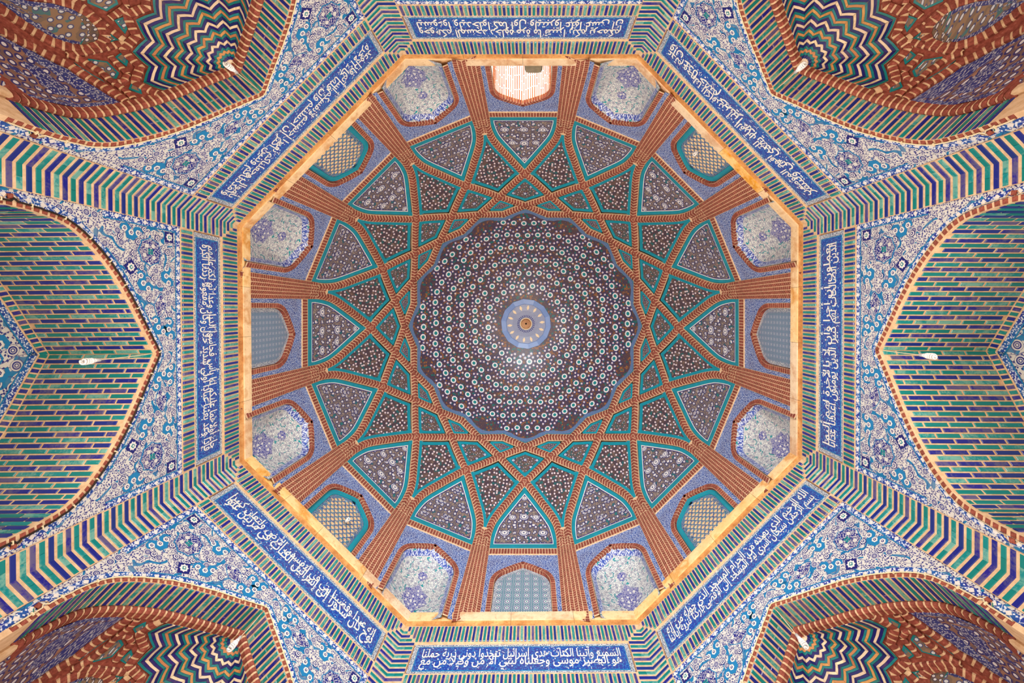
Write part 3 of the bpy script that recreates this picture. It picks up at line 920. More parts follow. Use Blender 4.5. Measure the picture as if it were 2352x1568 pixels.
def zz_piece(ring, parity, mb):
    t0, t1, c = RINGS[ring]
    g = 0.0016
    def pt(fr, t, dd):
        tip = (1 - fr if parity else fr)              # 1 at tip
        s = t * (S_VAL + (S_TIP - S_VAL) * tip)
        return nmap(fr * HP, s, 0.006 + PLEAT * t * (1 - tip) + dd)
    fr = [0.012, 0.5, 0.988]
    gs = g / S_TIP
    top = [pt(f_, t1 - gs, 0.004) for f_ in fr] + [pt(f_, t0 + gs, 0.004) for f_ in reversed(fr)]
    bot = [pt(f_, t1 - gs, -0.004) for f_ in fr] + [pt(f_, t0 + gs, -0.004) for f_ in reversed(fr)]
    b = mb.verts(bot); t = mb.verts(top)
    mb.face((t, t + 1, t + 4, t + 5), c); mb.face((t + 1, t + 2, t + 3, t + 4), c)
    for i in range(6):
        j = (i + 1) % 6
        mb.face((b + i, b + j, t + j, t + i), c)
ZZ = {}
N_SINGLE = 21
for r_ in range(len(RINGS)):
    for par in (0, 1):
        if r_ < N_SINGLE:
            mb = MB(); zz_piece(r_, par, mb); ZZ[(r_, par)] = mb.mesh('zigzag_tile')
def zz_inner():
    mb = MB()
    for j in range(NHP):
        tmp = MB()
        for r_ in range(N_SINGLE, len(RINGS)): zz_piece(r_, j % 2, tmp)
        a = rad(j * HP); c, s = math.cos(a), math.sin(a)
        b = mb.verts([(x * c - y * s, x * s + y * c, z) for x, y, z in tmp.v])
        for f, mi in zip(tmp.f, tmp.mi): mb.face([b + k for k in f], tmp.mats[mi])
    return mb.mesh('zigzag_tiles')
ME_ZZI = zz_inner()

def npoly(mb, pts, d0, d1, m, uvscale=1.0, rings=5, sub=4):
    """patch on the niche surface with outline pts (th, s): fan of rings to its centroid"""
    O = []
    for k in range(len(pts)):
        a, b = np.array(pts[k]), np.array(pts[(k + 1) % len(pts)])
        for t in np.linspace(0, 1, sub, endpoint=False): O.append(a + (b - a) * t)
    O = np.array(O); c = O.mean(0)
    UVf = lambda p: (rad(p[0]) * PR.rho(p[1]) * uvscale, p[1] * uvscale)
    rows = []; uvs = []
    for k in range(rings + 1):
        f = 1 - k / rings * 0.999
        ring = [c + (p - c) * f for p in O]
        rows.append([nmap(p[0], p[1], d1) for p in ring]); uvs.append([UVf(p) for p in ring])
    mb.grid(np.array(rows), m, np.array(uvs), closed=True)
    mb.grid(np.array([[nmap(p[0], p[1], d0) for p in O], rows[0]]), m, np.array([[UVf(p) for p in O]] * 2), closed=True)

def shrink(pts, w):
    """inset an outline (th, s) by w metres"""
    P = np.array(pts, float); n = len(P); out = []
    cs = P.mean(0); sc = rad(1) * PR.rho(cs[1])
    Q = P * np.array([sc, 1.0])
    area_ = 0.5 * sum(Q[k][0] * Q[(k + 1) % n][1] - Q[(k + 1) % n][0] * Q[k][1] for k in range(n))
    sg = 1 if area_ > 0 else -1
    for k in range(n):
        a, b, c = Q[k - 1], Q[k], Q[(k + 1) % n]
        e1 = (b - a) / np.hypot(*(b - a)); e2 = (c - b) / np.hypot(*(c - b))
        n1 = np.array([-e1[1], e1[0]]) * sg; n2 = np.array([-e2[1], e2[0]]) * sg
        m_ = n1 + n2; l = np.hypot(*m_)
        m_ = n1 if l < 0.2 else m_ / l
        k_ = w / max(0.45, float(m_ @ n1))
        out.append(b + m_ * k_)
    return [tuple(o / np.array([sc, 1.0])) for o in out]

def nrib(mb, path, width, d, pitch=0.068, m='red_d'):
    """raised rib of bricks along a path of (th, s) points"""
    P = np.array(path, float)
    X = np.array([nmap(p[0], p[1]) for p in P]); L = np.concatenate([[0], np.cumsum(np.linalg.norm(np.diff(X, axis=0), axis=1))])
    n = max(2, int(L[-1] / 0.05))
    t = np.linspace(0, L[-1], n + 1)
    def P_at(l): return np.array([np.interp(l, L, P[:, 0]), np.interp(l, L, P[:, 1])])
    def side(l, off):
        p = P_at(l); e = 0.015
        a, b = P_at(max(l - e, 0)), P_at(min(l + e, L[-1]))
        sc = rad(1) * max(PR.rho(p[1]), 0.05)
        dv = np.array([(b[0] - a[0]) * sc, b[1] - a[1]]); dv /= max(1e-9, np.hypot(*dv))
        nv = np.array([-dv[1], dv[0]])
        return np.array([p[0] + nv[0] * off / sc, p[1] + nv[1] * off])
    hw = width / 2
    prof = [(-hw, 0.0), (-hw, d * .8), (-hw * .4, d), (hw * .4, d), (hw, d * .8), (hw, 0.0)]
    mb.grid(np.array([[nmap(*side(l, o), z) for o, z in prof] for l in t]), 'mortar')
    l = pitch * 0.2
    while l + pitch * 0.68 < L[-1]:
        a, b = l, l + pitch * 0.68
        rows = [[nmap(*side(q, o * 1.02), z + (0.006 if z > 0 else 0)) for o, z in prof] for q in (a, b)]
        mb.grid(np.array(rows), m)
        for rw in rows: mb.poly(rw, m)
        l += pitch

def mirror(pts, c=135.0): return [(2 * c - a, s) for a, s in pts]
RS = PR.s_of_rho
HS = PR.s_of_h
# the net between the fan and the panels, as (bearing, arc length); laid out round 135 degrees
ARROW = [(149.5, RS(1.10)), (143.5, RS(1.02)), (136.2, RS(0.965)), (126.5, RS(1.02)), (120.5, RS(1.10)), (126.5, RS(0.98)), (135, RS(0.835)), (143.5, RS(0.98))]
SQR = [(141.0, RS(0.80)), (147.5, RS(0.785)), (153.5, RS(0.815)), (147.5, RS(0.875))]
KITE = [(150.5, RS(1.03)), (151, RS(0.925)), (158.5, RS(0.88)), (163.5, RS(0.92)), (160, RS(0.98)), (155, RS(1.045))]
SQR2 = [(166.0, RS(0.83)), (172, RS(0.80)), (176.5, RS(0.82)), (171, RS(0.88))]
SLIV = [(153.5, RS(1.11)), (163.5, RS(1.00)), (172, RS(0.965)), (178.5, RS(0.985)), (172.0, RS(1.005)), (163, RS(1.045))]
LUN = [(179.5, HS(4.535)), (175, HS(4.515)), (168, HS(4.475)), (157.5, HS(4.37)), (152.2, HS(4.20)), (150.8, HS(4.0)), (150.5, HS(3.7)), (150.5, HS(3.3)), (179.5, HS(3.3))]
SHIELD = [(135, HS(4.575)), (139.5, HS(4.555)), (143.2, HS(4.50)), (144.2, HS(4.44)), (143.0, HS(4.34)), (140.0, HS(4.22)), (137.0, HS(4.06)), (135.4, HS(3.85))]
SHIELD = SHIELD + mirror(SHIELD)[::-1][:-1]
FAN_OUT = [(j * HP, PR.s_of_rho(0.775 if j % 2 else 0.685)) for j in range(NHP + 1)]

def niche_meshes():
    out = {}
    # backing shell
    mb = MB()
    th = np.linspace(0, 180, 41); ss = np.concatenate([np.linspace(0.0, 2.6, 27), [3.2, 4.2, 5.2]])
    mb.grid(np.array([[nmap(a, s, 0.0) for a in th] for s in ss]), 'red_d', np.array([[(rad(a), s) for a in th] for s in ss]))
    out['shell'] = mb.mesh('niche_shell', True)
    # fan bed, shows as grout between the tiles
    mb = MB()
    rows = []
    for t in np.linspace(1.0, 0.0, 8):
        row = []
        for j in range(NHP * 4 + 1):
            tip = 1 - abs((j / 4) % 2 - 1)
            row.append(nmap(j / 4 * HP, t * (S_VAL + (S_TIP - S_VAL) * tip) + 0.001, 0.001 + PLEAT * t * (1 - tip)))
        rows.append(row)
    mb.grid(np.array(rows), 'mortar')
    out['bed'] = mb.mesh('fan_bed')
    return out
NM = niche_meshes()
def sets(pts):
    """the four mirrored places of a piece laid out round 135 degrees"""
    a = [pts, mirror(pts)]
    b = [[(x - 90, s) for x, s in q] for q in a]
    return a + b
def tile_piece(pts, mat, bw=0.018, uvs=1.0):
    mb = MB()
    npoly(mb, pts, 0.0, 0.014, 't_teal', 1.0, 2, 3)
    npoly(mb, shrink(pts, bw), 0.0, 0.019, mat, uvs, 4, 4)
    return mb.mesh('net_tile')
NET = []
for pts, mat, sym in ((ARROW, 'mosT', False), (SQR, 'mosF', True), (KITE, 'mosF', True), (SQR2, 'mosF', True), (SLIV, 'mosT', True)):
    pl = sets(pts) if sym else [pts, [(x - 90, s) for x, s in pts]]
    for q in pl: NET.append(tile_piece(q, mat))
def panel_mesh(pts, mat, edge):
    mb = MB()
    npoly(mb, pts, 0.0, 0.010, edge, 1.0, 3, 6)
    npoly(mb, shrink(pts, 0.042), 0.0, 0.013, mat, 1.0, 7, 6)
    return mb.mesh('niche_panel')
LUN_FULL = mirror(LUN, 90.0)                           # near 0 degrees
L90 = [(x - 90, s) for x, s in LUN]; L90 = L90[:-1] + [(180 - x, s) for x, s in reversed(L90[:-1])]
PANELS = [('lunette_panel', panel_mesh(LUN, 'mosL', 'nedge')), ('lunette_panel', panel_mesh(LUN_FULL, 'mosL', 'nedge')),
          ('lunette_panel', panel_mesh(L90, 'mosL', 'nedge')), ('shield_panel', panel_mesh(SHIELD, 'mosF', 'nedge')),
          ('shield_panel', panel_mesh([(x - 90, s) for x, s in SHIELD], 'mosF', 'nedge'))]
def rib_meshes():
    L = []
    def one(path, width=0.075, d=0.03):
        mb = MB(); nrib(mb, path, width, d); L.append(mb.mesh('niche_rib'))
    # zigzag rib along the fan edge
    one([(a, s + 0.045) for a, s in FAN_OUT], 0.075, 0.026)
    lun_edge = [(179.5, HS(4.57)), (174.5, HS(4.553)), (166.5, HS(4.51)), (155.6, HS(4.39)), (150.2, HS(4.21)), (148.6, HS(4.0)), (148.0, HS(3.6)), (148.0, HS(3.2))]
    sh_edge = [(135, HS(4.61)), (140.5, HS(4.59)), (145.3, HS(4.52)), (146.4, HS(4.44)), (145.2, HS(4.33)), (142.2, HS(4.2)), (139.5, HS(4.04)), (138.0, HS(3.85)), (137, HS(3.3))]
    b1 = [(150, RS(1.13)), (152, RS(1.06)), (158.5, RS(0.985) ), (165, RS(0.95)), (172, RS(0.905)), (179, RS(0.90))]
    b2 = [(150.5, RS(1.13)), (147, RS(1.03)), (141.5, RS(0.91)), (136, RS(0.80))]
    b3 = [(147.5, RS(0.90)), (153.5, RS(0.86)), (160, RS(0.83))]
    b4 = [(147.3, RS(0.965)), (147.5, RS(0.90)), (141.8, RS(0.86))]
    b5 = [(160, RS(0.83)), (165.5, RS(0.88)), (165, RS(0.95))]
    for p, wv in ((lun_edge, 0.075), (sh_edge, 0.085), (b1, 0.06), (b2, 0.06), (b3, 0.055), (b5, 0.05)):
        for q in sets(p): one(q, wv)
    return L
RIBS = rib_meshes()

def intrados():
    """striped brick soffit between the wall face and the inner red edge"""
    mb = MB(); ss = A1.full(0.05, 4.2); q = [A1.at(s) for s in ss]
    mb.grid(np.array([[(p[0], y, p[1]) for p, t, n in q] for y in (-0.03, 0.30)]), 'mortar')
    # step to the inner red ring
    mb.grid(np.array([[(p[0], 0.30, p[1]) for p, t, n in q], [((p + n * .05)[0], 0.305, (p + n * .05)[1]) for p, t, n in q]]), 'mortar')
    mb.grid(np.array([[((p + n * .05)[0], 0.305, (p + n * .05)[1]) for p, t, n in q], [((p + n * .05)[0], 0.39, (p + n * .05)[1]) for p, t, n in q]]), 'mortar')
    return mb.mesh('arch_soffit')
ME_SOFF = intrados()
def niche(side):
    w = walls[side]
    so = add('arch_soffit', ME_SOFF, w)
    PITCH = 0.0575
    k = int(S_VIS / PITCH)
    r = random.Random(side)
    for sg in (-1, 1):
        for j in range(k):
            p, t, n = A1.at(sg * (j + 0.5) * PITCH)
            ex = (0, 1, 0); ey = (-n[0], 0, -n[1]); ez = np.cross(ex, ey)
            col = 'navy' if j % 2 else 'teal'
            a, b = -0.026, 0.292
            cuts = [a, b] if r.random() < 0.45 else [a, r.choice((0.10, 0.15, 0.19)), b]
            for c0, c1 in zip(cuts, cuts[1:]):
                add('brick', box_mesh(round(c1 - c0 - 0.006, 3), 0.009, PITCH * 0.62, col), so,
                    frame(p[0] - n[0] * .001, (c0 + c1) / 2, p[1] - n[1] * .001, ex, ey, ez))
    ri = None
    mb = MB(); q = [A1.at(s) for s in A1.full(0.06, S_VIS + .2)]
    ring = [(0.0, 0.30), (0.02, 0.285), (0.045, 0.29), (0.056, 0.315), (0.056, 0.385)]
    mb.grid(np.array([[((p + n * a)[0], y, (p + n * a)[1]) for p, t, n in q] for a, y in ring]), 'mortar')
    ri = add('inner_arch_edge', mb.mesh('inner_arch_edge'), w)
    for sg in (-1, 1):
        for j in range(int(S_VIS / 0.068)):
            p, t, n = A1.at(sg * (j + 0.5) * 0.068)
            ex = np.array([t[0], 0, t[1]]) * (1 if sg > 0 else -1); ez = np.array([-n[0], 0, -n[1]])
            add('brick', ME_RING, ri, frame(p[0], 0.0, p[1], ex, (0, 1, 0), ez))
    ni = add('niche', NM['shell'], w, T(0, NW, 0))
    add('fan_bed', NM['bed'], ni)
    for r_ in range(N_SINGLE):
        for j in range(NHP):
            add('zigzag_tile', ZZ[(r_, j % 2)], ni, Matrix.Rotation(rad(j * HP), 4, 'Z'))
    add('zigzag_tiles', ME_ZZI, ni, None, kind='stuff')
    for me in NET: add('net_tile', me, ni)
    for nm, me in PANELS: add(nm, me, ni)
    for me in RIBS: add('niche_rib', me, ni)
def ring_brick():
    mb = MB(); prof = [(-0.001, 0.296), (-0.02, 0.278), (-0.047, 0.282), (-0.062, 0.31), (-0.062, 0.38)]
    e = 0.0225
    rows = [[(x, y, z) for z, y in prof] for x in (-e, e)]
    mb.grid(np.array(rows), 'red')
    for rw in rows: mb.poly(rw + [(rw[0][0], 0.38, -0.001)], 'red')
    return mb.mesh('brick')
ME_RING = ring_brick()
for s_ in ('upper_left', 'upper_right', 'lower_right', 'lower_left'): niche(s_)

# ------------------------------------------------------------------ sandstone cornice round the octagon
def off_corner(i, d):
    """corner i moved into the room by d"""
    def line(j):
        a, b = K[j % 8], K[(j + 1) % 8]
        t = (b - a) / np.hypot(*(b - a)); n = np.array([-t[1], t[0]])
        if n @ (AX - a) < 0: n = -n
        return a + n * d, t
    p, t = line(i - 1); q, s = line(i)
    A = np.array([[t[0], -s[0]], [t[1], -s[1]]]); x = np.linalg.solve(A, q - p)
    return p + t * x[0]
CPROF = [(0.0, 6.665), (0.026, 6.668), (0.028, 6.70), (0.024, 6.715), (0.030, 6.775), (0.036, 6.80), (0.052, 6.805), (0.056, 6.85), (0.060, 6.90), (0.060, 6.96), (-0.5, 6.98)]
CMAT = ['t_cream', 't_cream', 'ochre', 'ochre', 'ochre', 'stone', 'stone', 'stone', 'stone', 'stone']
cor = add('trim_1', None, None, T(0, 0, ZC), kind='structure', category='cornice', label='buff sandstone cornice running round the octagon below the drum')
for i in range(8):
    cuts = [0.0, 0.24 + 0.06 * rng.random(), 0.49 + 0.06 * rng.random(), 0.74 + 0.06 * rng.random(), 1.0]
    for a, b in zip(cuts, cuts[1:]):
        mb = MB()
        g0 = 0.0 if a == 0 else 0.0006; g1 = 0.0 if b == 1 else 0.0006
        rows = []
        for t in (a + g0, b - g1):
            rows.append([tuple(off_corner(i, d) * (1 - t) + off_corner(i + 1, d) * t) + (h,) for d, h in CPROF])
        for k in range(len(CPROF) - 1):
            mb.poly([rows[0][k], rows[1][k], rows[1][k + 1], rows[0][k + 1]], CMAT[k])
        for rw in rows: mb.poly(rw, 'stone')
        add('cornice_stone', mb.mesh('cornice_stone'), cor)

# ------------------------------------------------------------------ dome surface
RD = 4.25; AT = 496.0; HT = F_PX * RD / AT; BD = 5.1
_t = np.linspace(0, pi / 2, 600)
_R, _h = RD * np.cos(_t), HT + BD * np.sin(_t)
_a = F_PX * _R / _h                                       # decreasing
def surf(a):
    a = np.asarray(a, float)
    t = np.interp(-a, -_a, _t)
    dr = a >= AT
    R = np.where(dr, RD, RD * np.cos(t)); h = np.where(dr, F_PX * RD / np.maximum(a, 1), HT + BD * np.sin(t))
    nr = np.where(dr, 1.0, np.cos(t) / RD); nh = np.where(dr, 0.0, np.sin(t) / BD)
    l = np.hypot(nr, nh)
    return R, h, -nr / l, -nh / l
def lift(P, d=0.0, rib=False):
    """points drawn on the plane seen from the dome's axis (x sideways, y outwards) put on the dome, raised d inwards"""
    P = np.atleast_2d(np.asarray(P, float)); x, y = P[:, 0], P[:, 1]
    r = np.hypot(x, y); ph = np.arctan2(x, y)
    dl = ph + (rad(11.25) if rib else 0.0)
    dl = (dl + rad(11.25)) % rad(22.5) - rad(11.25)
    k0 = 1 / np.cos(dl) - 1
    a = r.copy()
    for _ in range(6):
        w = np.clip((a - 380) / (AT - 380), 0, 1); w = w * w * (3 - 2 * w)
        a = r / (1 + w * k0)
    R, h, nr, nh = surf(a)
    R = R * (1 + w * k0)
    d = np.broadcast_to(np.asarray(d, float), r.shape)
    R = R + nr * d; h = h + nh * d
    return np.stack([R * np.sin(ph), R * np.cos(ph), h], 1)
def lgrid(mb, rows, ds, m, rib=False, closed=False):
    """rows: list of point lists on the plane, ds: one height per row"""
    G = [lift(r, d, rib) for r, d in zip(rows, ds)]
    mb.grid(np.array(G), m, np.array(rows), closed)
def inset2(P, w):
    P = np.array(P, float); n = len(P)
    ar = 0.5 * np.sum(P[:, 0] * np.roll(P[:, 1], -1) - np.roll(P[:, 0], -1) * P[:, 1]); sg = 1 if ar > 0 else -1
    out = []
    for k in range(n):
        a, b, c = P[k - 1], P[k], P[(k + 1) % n]
        e1 = (b - a) / np.hypot(*(b - a)); e2 = (c - b) / np.hypot(*(c - b))
        n1 = np.array([-e1[1], e1[0]]) * sg; n2 = np.array([-e2[1], e2[0]]) * sg
        m_ = n1 + n2; l = np.hypot(*m_); m_ = n1 if l < 0.2 else m_ / l
        out.append(b + m_ * w / max(0.4, float(m_ @ n1)))
    return np.array(out)
def dense(P, step=6.0):
    O = []
    for k in range(len(P)):
        a, b = np.array(P[k], float), np.array(P[(k + 1) % len(P)], float)
        n = max(1, int(np.hypot(*(b - a)) / step))
        for t in np.linspace(0, 1, n, endpoint=False): O.append(a + (b - a) * t)
    return np.array(O)
def patch(mb, outline, d, m, rings=7, rib=False, side=0.03):
    c = outline.mean(0)
    rows = [c + (outline - c) * f for f in np.linspace(1, 0.002, rings)]
    lgrid(mb, rows, [d] * rings, m, rib, True)
    if side: lgrid(mb, [outline, outline], [d - side, d], m, rib, True)
def inside(p, P):
    x, y = p; c = False; n = len(P)
    for k in range(n):
        (x1, y1), (x2, y2) = P[k], P[(k + 1) % n]
        if (y1 > y) != (y2 > y) and x < (x2 - x1) * (y - y1) / (y2 - y1) + x1: c = not c
    return c

dome = add('ceiling', None, None, T(AX[0], AX[1], ZC), kind='structure', category='dome',
           label='tiled dome with interlaced red brick ribs and star mosaic panels, in the middle of the picture')
def RZ(k): return Matrix.Rotation(rad(22.5 * k), 4, 'Z')

# masonry shell behind everything
mb = MB()
rr = np.array([492, 470, 440, 400, 355, 305, 262, 220, 170, 120, 70, 30, 2.0])
ang = np.linspace(0, 2 * pi, 97)[:-1]
rows = [np.stack([r * np.sin(ang), r * np.cos(ang)], 1) for r in rr]
lgrid(mb, rows, [-0.14] * len(rr), 'plaster', False, True)
add('shell', mb.mesh('dome_shell', True), dome)

# --- star ribs ---------------------------------------------------------------
BR = np.array([(1.12, 486), (1.08, 462), (2.2, 441), (3.85, 420), (6.85, 389), (9.85, 363.5), (11.25, 355), (16.9, 328), (22.5, 305), (28.1, 289.5), (33.75, 278), (39.4, 268.5), (45, 262)])
def branch(sg):
    o = np.linspace(1.08, 46, 92)
    r = np.interp(o, BR[1:, 0], BR[1:, 1])
    P = np.stack([r * np.sin(np.radians(o)), r * np.cos(np.radians(o))], 1)
    P = np.vstack([[486 * math.sin(rad(1.12)), 486 * math.cos(rad(1.12))], P])
    for _ in range(3): P[1:-1] = (P[:-2] + 2 * P[1:-1] + P[2:]) / 4
    return P * np.array([sg, 1])
def along(P):
    L = np.concatenate([[0], np.cumsum(np.hypot(*np.diff(P, axis=0).T))])
    def at(l, off=0.0):
        p = np.array([np.interp(l, L, P[:, 0]), np.interp(l, L, P[:, 1])])
        e = 2.0
        a = np.array([np.interp(l - e, L, P[:, 0]), np.interp(l - e, L, P[:, 1])]); b = np.array([np.interp(l + e, L, P[:, 0]), np.interp(l + e, L, P[:, 1])])
        t = (b - a) / max(1e-9, np.hypot(*(b - a)))
        return p + np.array([-t[1], t[0]]) * off
    return at, L[-1]
def star_rib(sg):
    P = branch(sg); at, L = along(P)
    hwf = lambda l: 8.4 - 1.2 * min(1, max(0, (l - 60) / 150))
    base, brk = MB(), MB()
    ls = np.linspace(0, L, 70)
    prof = [(-1.0, 0.0), (-1.0, 0.03), (0.0, 0.058 + (0.003 if sg > 0 else 0)), (1.0, 0.03), (1.0, 0.0)]
    rows = [[at(l, hwf(l) * o) for l in ls] for o, d in prof]
    lgrid(base, [np.array(r) for r in rows], [d for o, d in prof], 'mortar', True)
    p = 6.7; l = 1.0
    while l + p * .3 < L:
        hw = hwf(l) * 0.90
        ch = 1.9
        pts = np.array([at(l - ch * .5, -hw), at(l + ch * .5, 0), at(l - ch * .5, hw), at(l + p * .74 - ch * .5, hw), at(l + p * .74 + ch * .5, 0), at(l + p * .74 - ch * .5, -hw)])
        dt = np.array([0.03, 0.058, 0.03, 0.03, 0.058, 0.03]) + 0.006 + (0.003 if sg > 0 else 0)
        top = lift(pts, dt, True); bot = lift(pts, dt - 0.02, True)
        b = brk.verts(bot, pts); t = brk.verts(top, pts)
        brk.face((t, t + 1, t + 4, t + 5), 'red_d'); brk.face((t + 1, t + 2, t + 3, t + 4), 'red_d')
        for i in range(6): brk.face((b + i, b + (i + 1) % 6, t + (i + 1) % 6, t + i), 'red_d')
        l += p
    return base.mesh('star_rib'), brk.mesh('rib_bricks')
SR = {sg: star_rib(sg) for sg in (-1, 1)}
for k in range(16):
    for sg in (-1, 1):
        o = add('star_rib', SR[sg][0], dome, RZ(k - 0.5))
        add('rib_bricks', SR[sg][1], o, None, kind='stuff')

# --- wide herringbone ribs ----------------------------------------------------
def wide_rib():
    base, brk = MB(), MB()
    hs = [6.80]
    while hs[-1] < HT: hs.append(hs[-1] + 0.0575)
    cf = 1 / math.cos(rad(11.25))
    ys = [F_PX * RD * cf / h for h in hs]
    while ys[-1] > 466: ys.append(ys[-1] - 5.6)
    ys = np.array(ys)
    def hw(y): return 18.0 + 12.5 * np.clip((y - 470) / 170, 0, 1)
    yy = np.linspace(ys[0], ys[-1], 40)
    crn = lambda o: 0.036 * (1 - abs(o))                     # the strip is flat across the corner of two bays
    prof = [(-1, -0.02), (-1, 0.024), (-.5, .024 + crn(.5)), (0, 0.024 + crn(0)), (.5, .024 + crn(.5)), (1, 0.024), (1, -0.02)]
    lgrid(base, [np.stack([hw(yy) * o, yy], 1) for o, d in prof], [d for o, d in prof], 'mortar', True)
    ed = [-1, -.64, -.32, 0, .32, .64, 1]; of = [0, 0, 1, 0, 1, 0, 0]
    for k in range(len(ys) - 1):
        p = ys[k] - ys[k + 1]
        for c in range(6):
            x0, x1 = ed[c], ed[c + 1]
            o0, o1 = of[c] * p * 0.75, of[c + 1] * p * 0.75
            gx = 0.03
            if c in (0, 5): o0 = o1 = 0
            pts = []
            for (xx, oo, tt) in ((x0 + gx, o0, 0.0), (x1 - gx, o1, 0.0), (x1 - gx, o1, 0.77), (x0 + gx, o0, 0.77)):
                y = ys[k] - oo - tt * p
                pts.append((xx * hw(y), y))
            pts = np.array(pts)
            if pts[:, 1].min() < 464: continue
            dd = np.array([crn(p_[0] / hw(p_[1])) for p_ in pts])
            brk.prism(lift(pts, 0.018 + dd, True), lift(pts, 0.028 + dd, True), 'red_d', pts)
    return base.mesh('herringbone_rib'), brk.mesh('rib_bricks')
WR = wide_rib()
for k in range(16):
    o = add('herringbone_rib', WR[0], dome, RZ(k - 0.5))
    add('rib_bricks', WR[1], o, None, kind='stuff')

# --- panels between the ribs ----------------------------------------------------
def pol(o, r): return np.array([r * math.sin(rad(o)), r * math.cos(rad(o))])
BRP = branch(1)
_bo = np.degrees(np.arctan2(BRP[:, 0], BRP[:, 1])); _br = np.hypot(BRP[:, 0], BRP[:, 1])
def rib_r(o): return float(np.interp(abs(o), _bo[1:], _br[1:]))
# petal: bay frame, the left side follows the right branch of the rib at -11.25 degrees
def petal_outline():
    at, L = along(BRP)
    side = []
    for l in np.linspace(2, 400, 300):
        p = at(l, 9.2)                                       # outer side of the branch
        q = np.hypot(*p); o = math.degrees(math.atan2(p[0], p[1])) - 11.25
        if o > 0: break
        side.append(pol(o, q))
    side = [p for p in side if p[1] < 494]
    b = side[0]
    left = [np.array([b[0] - 1.0, 495.0])] + side[::6] + [np.array([0.0, side[-1][1] - 1.0])]
    right = [np.array([-p[0], p[1]]) for p in left[:-1]][::-1]
    return dense(left + right, 6.0)
PET = petal_outline()
def kite_outline():
    at, L = along(BRP)
    S = []
    for l in np.linspace(15, 400, 300):
        p = at(l, -9.0); o = math.degrees(math.atan2(p[0], p[1]))
        if p[0] < 0.3 or o > 11.0: continue
        S.append(p)
    S = [p for p in S][::6]
    tip = np.array([0.0, S[0][1] + 8])
    # upper sides: the branch of the neighbour rib at 22.5 coming back to the rib axis
    U = []
    for o in np.linspace(10.4, 0.0, 8):
        r = rib_r(22.5 - o) + 9.5 / math.cos(rad(40))
        U.append(pol(o, r))
    cutr = U[0]
    R = [p for p in S if p[1] > U[0][1] - 2 or p[0] < U[0][0]]
    right = [tip] + R + U
    left = [np.array([-p[0], p[1]]) for p in right[1:-1]][::-1]
    return dense(right + left, 6.0)
KIT = kite_outline()
def diamond_outline():
    # bay frame: between crossings at 355 (axis), 305 (+-11.25) and 278 (axis)
    g = 9.5
    up, lo = [], []
    for o in np.linspace(0, 9.6, 7):
        lo.append(pol(o, rib_r(11.25 + o) - g / math.cos(rad(38)) * (1 if o < 9 else .9)))
        up.append(pol(o, rib_r(33.75 - o) + g / math.cos(rad(22))))
    lo = [p for p, q in zip(lo, up) if np.hypot(*p) > np.hypot(*q)]
    up = up[:len(lo)]
    right = lo + up[::-1]
    left = [np.array([-p[0], p[1]]) for p in right[1:-1]][::-1]
    return dense(right + left, 5.0)
DIA = diamond_outline()
def tri_outline():
    g = 8.6
    up, lo = [], []
    for o in np.linspace(0, 8.2, 7):
        lo.append(pol(o, rib_r(22.5 + o) - g / math.cos(rad(25))))
        up.append(pol(o, rib_r(45 - o) + g))
    k = [np.hypot(*p) > np.hypot(*q) + 0.5 for p, q in zip(lo, up)]
    lo = [p for p, s in zip(lo, k) if s]; up = [p for p, s in zip(up, k) if s]
    right = lo + up[::-1]
    left = [np.array([-p[0], p[1]]) for p in right[1:-1]][::-1]
    return dense(right + left, 5.0)
TRI = tri_outline()

def lobes2(n, r, amp, k=5, ph=0.0):
    return [(r * (1 - amp + amp * abs(math.cos(n * (t - ph) / 2)) ** .8) * math.cos(t), r * (1 - amp + amp * abs(math.cos(n * (t - ph) / 2)) ** .8) * math.sin(t)) for t in np.linspace(0, 2 * pi, n * k, endpoint=False)]
def rosette_mesh(layers):
    mb = MB(); y = 0.012
    for (n, r, amp, m) in layers:
        P = lobes2(n, r, amp) if n else lobes2(1, r, 0, 14)
        mb.prism([(x, 0.02, z) for x, z in P], [(x, -y, z) for x, z in P], m); y += 0.03
    return mb.mesh('rosette')
ROS_BIG = rosette_mesh([(12, 1.0, 0.13, 't_navy'), (12, 0.86, 0.14, 't_white'), (12, 0.70, 0.16, 't_navy'), (0, 0.54, 0, 't_white'), (0, 0.17, 0, 't_navy')])
ROS_MED = rosette_mesh([(8, 1.0, 0.12, 't_navy'), (8, 0.72, 0.14, 't_white')])
ROS_SML = rosette_mesh([(6, 1.0, 0.12, 't_navy'), (5, 0.70, 0.2, 't_white')])
ROS_CRN = rosette_mesh([(10, 1.0, 0.10, 't_navy'), (10, 0.86, 0.16, 't_white'), (8, 0.48, 0.12, 't_teal')])
ROS_C = rosette_mesh([(10, 1.0, 0.12, 't_navy'), (8, 0.66, 0.1, 't_white'), (0, 0.28, 0, 't_cyan')])
def daisy_mesh():
    mb = MB()
    P = lobes2(8, 1.0, 0.1)
    mb.prism([(x, 0.02, z) for x, z in P], [(x, -0.01, z) for x, z in P], 't_navy')
    for k in range(8):
        a = 2 * pi * k / 8; c, s = math.cos(a), math.sin(a)
        q = [(0.26, 0), (0.5, 0.17), (0.8, 0.10), (0.86, 0), (0.8, -0.10), (0.5, -0.17)]
        mb.poly([(x * c - z * s, -0.04, x * s + z * c) for x, z in q], 't_white')
    P = lobes2(1, 0.2, 0, 10)
    mb.poly([(x, -0.045, z) for x, z in P], 't_white')
    return mb.mesh('flower')
DAISY = daisy_mesh()
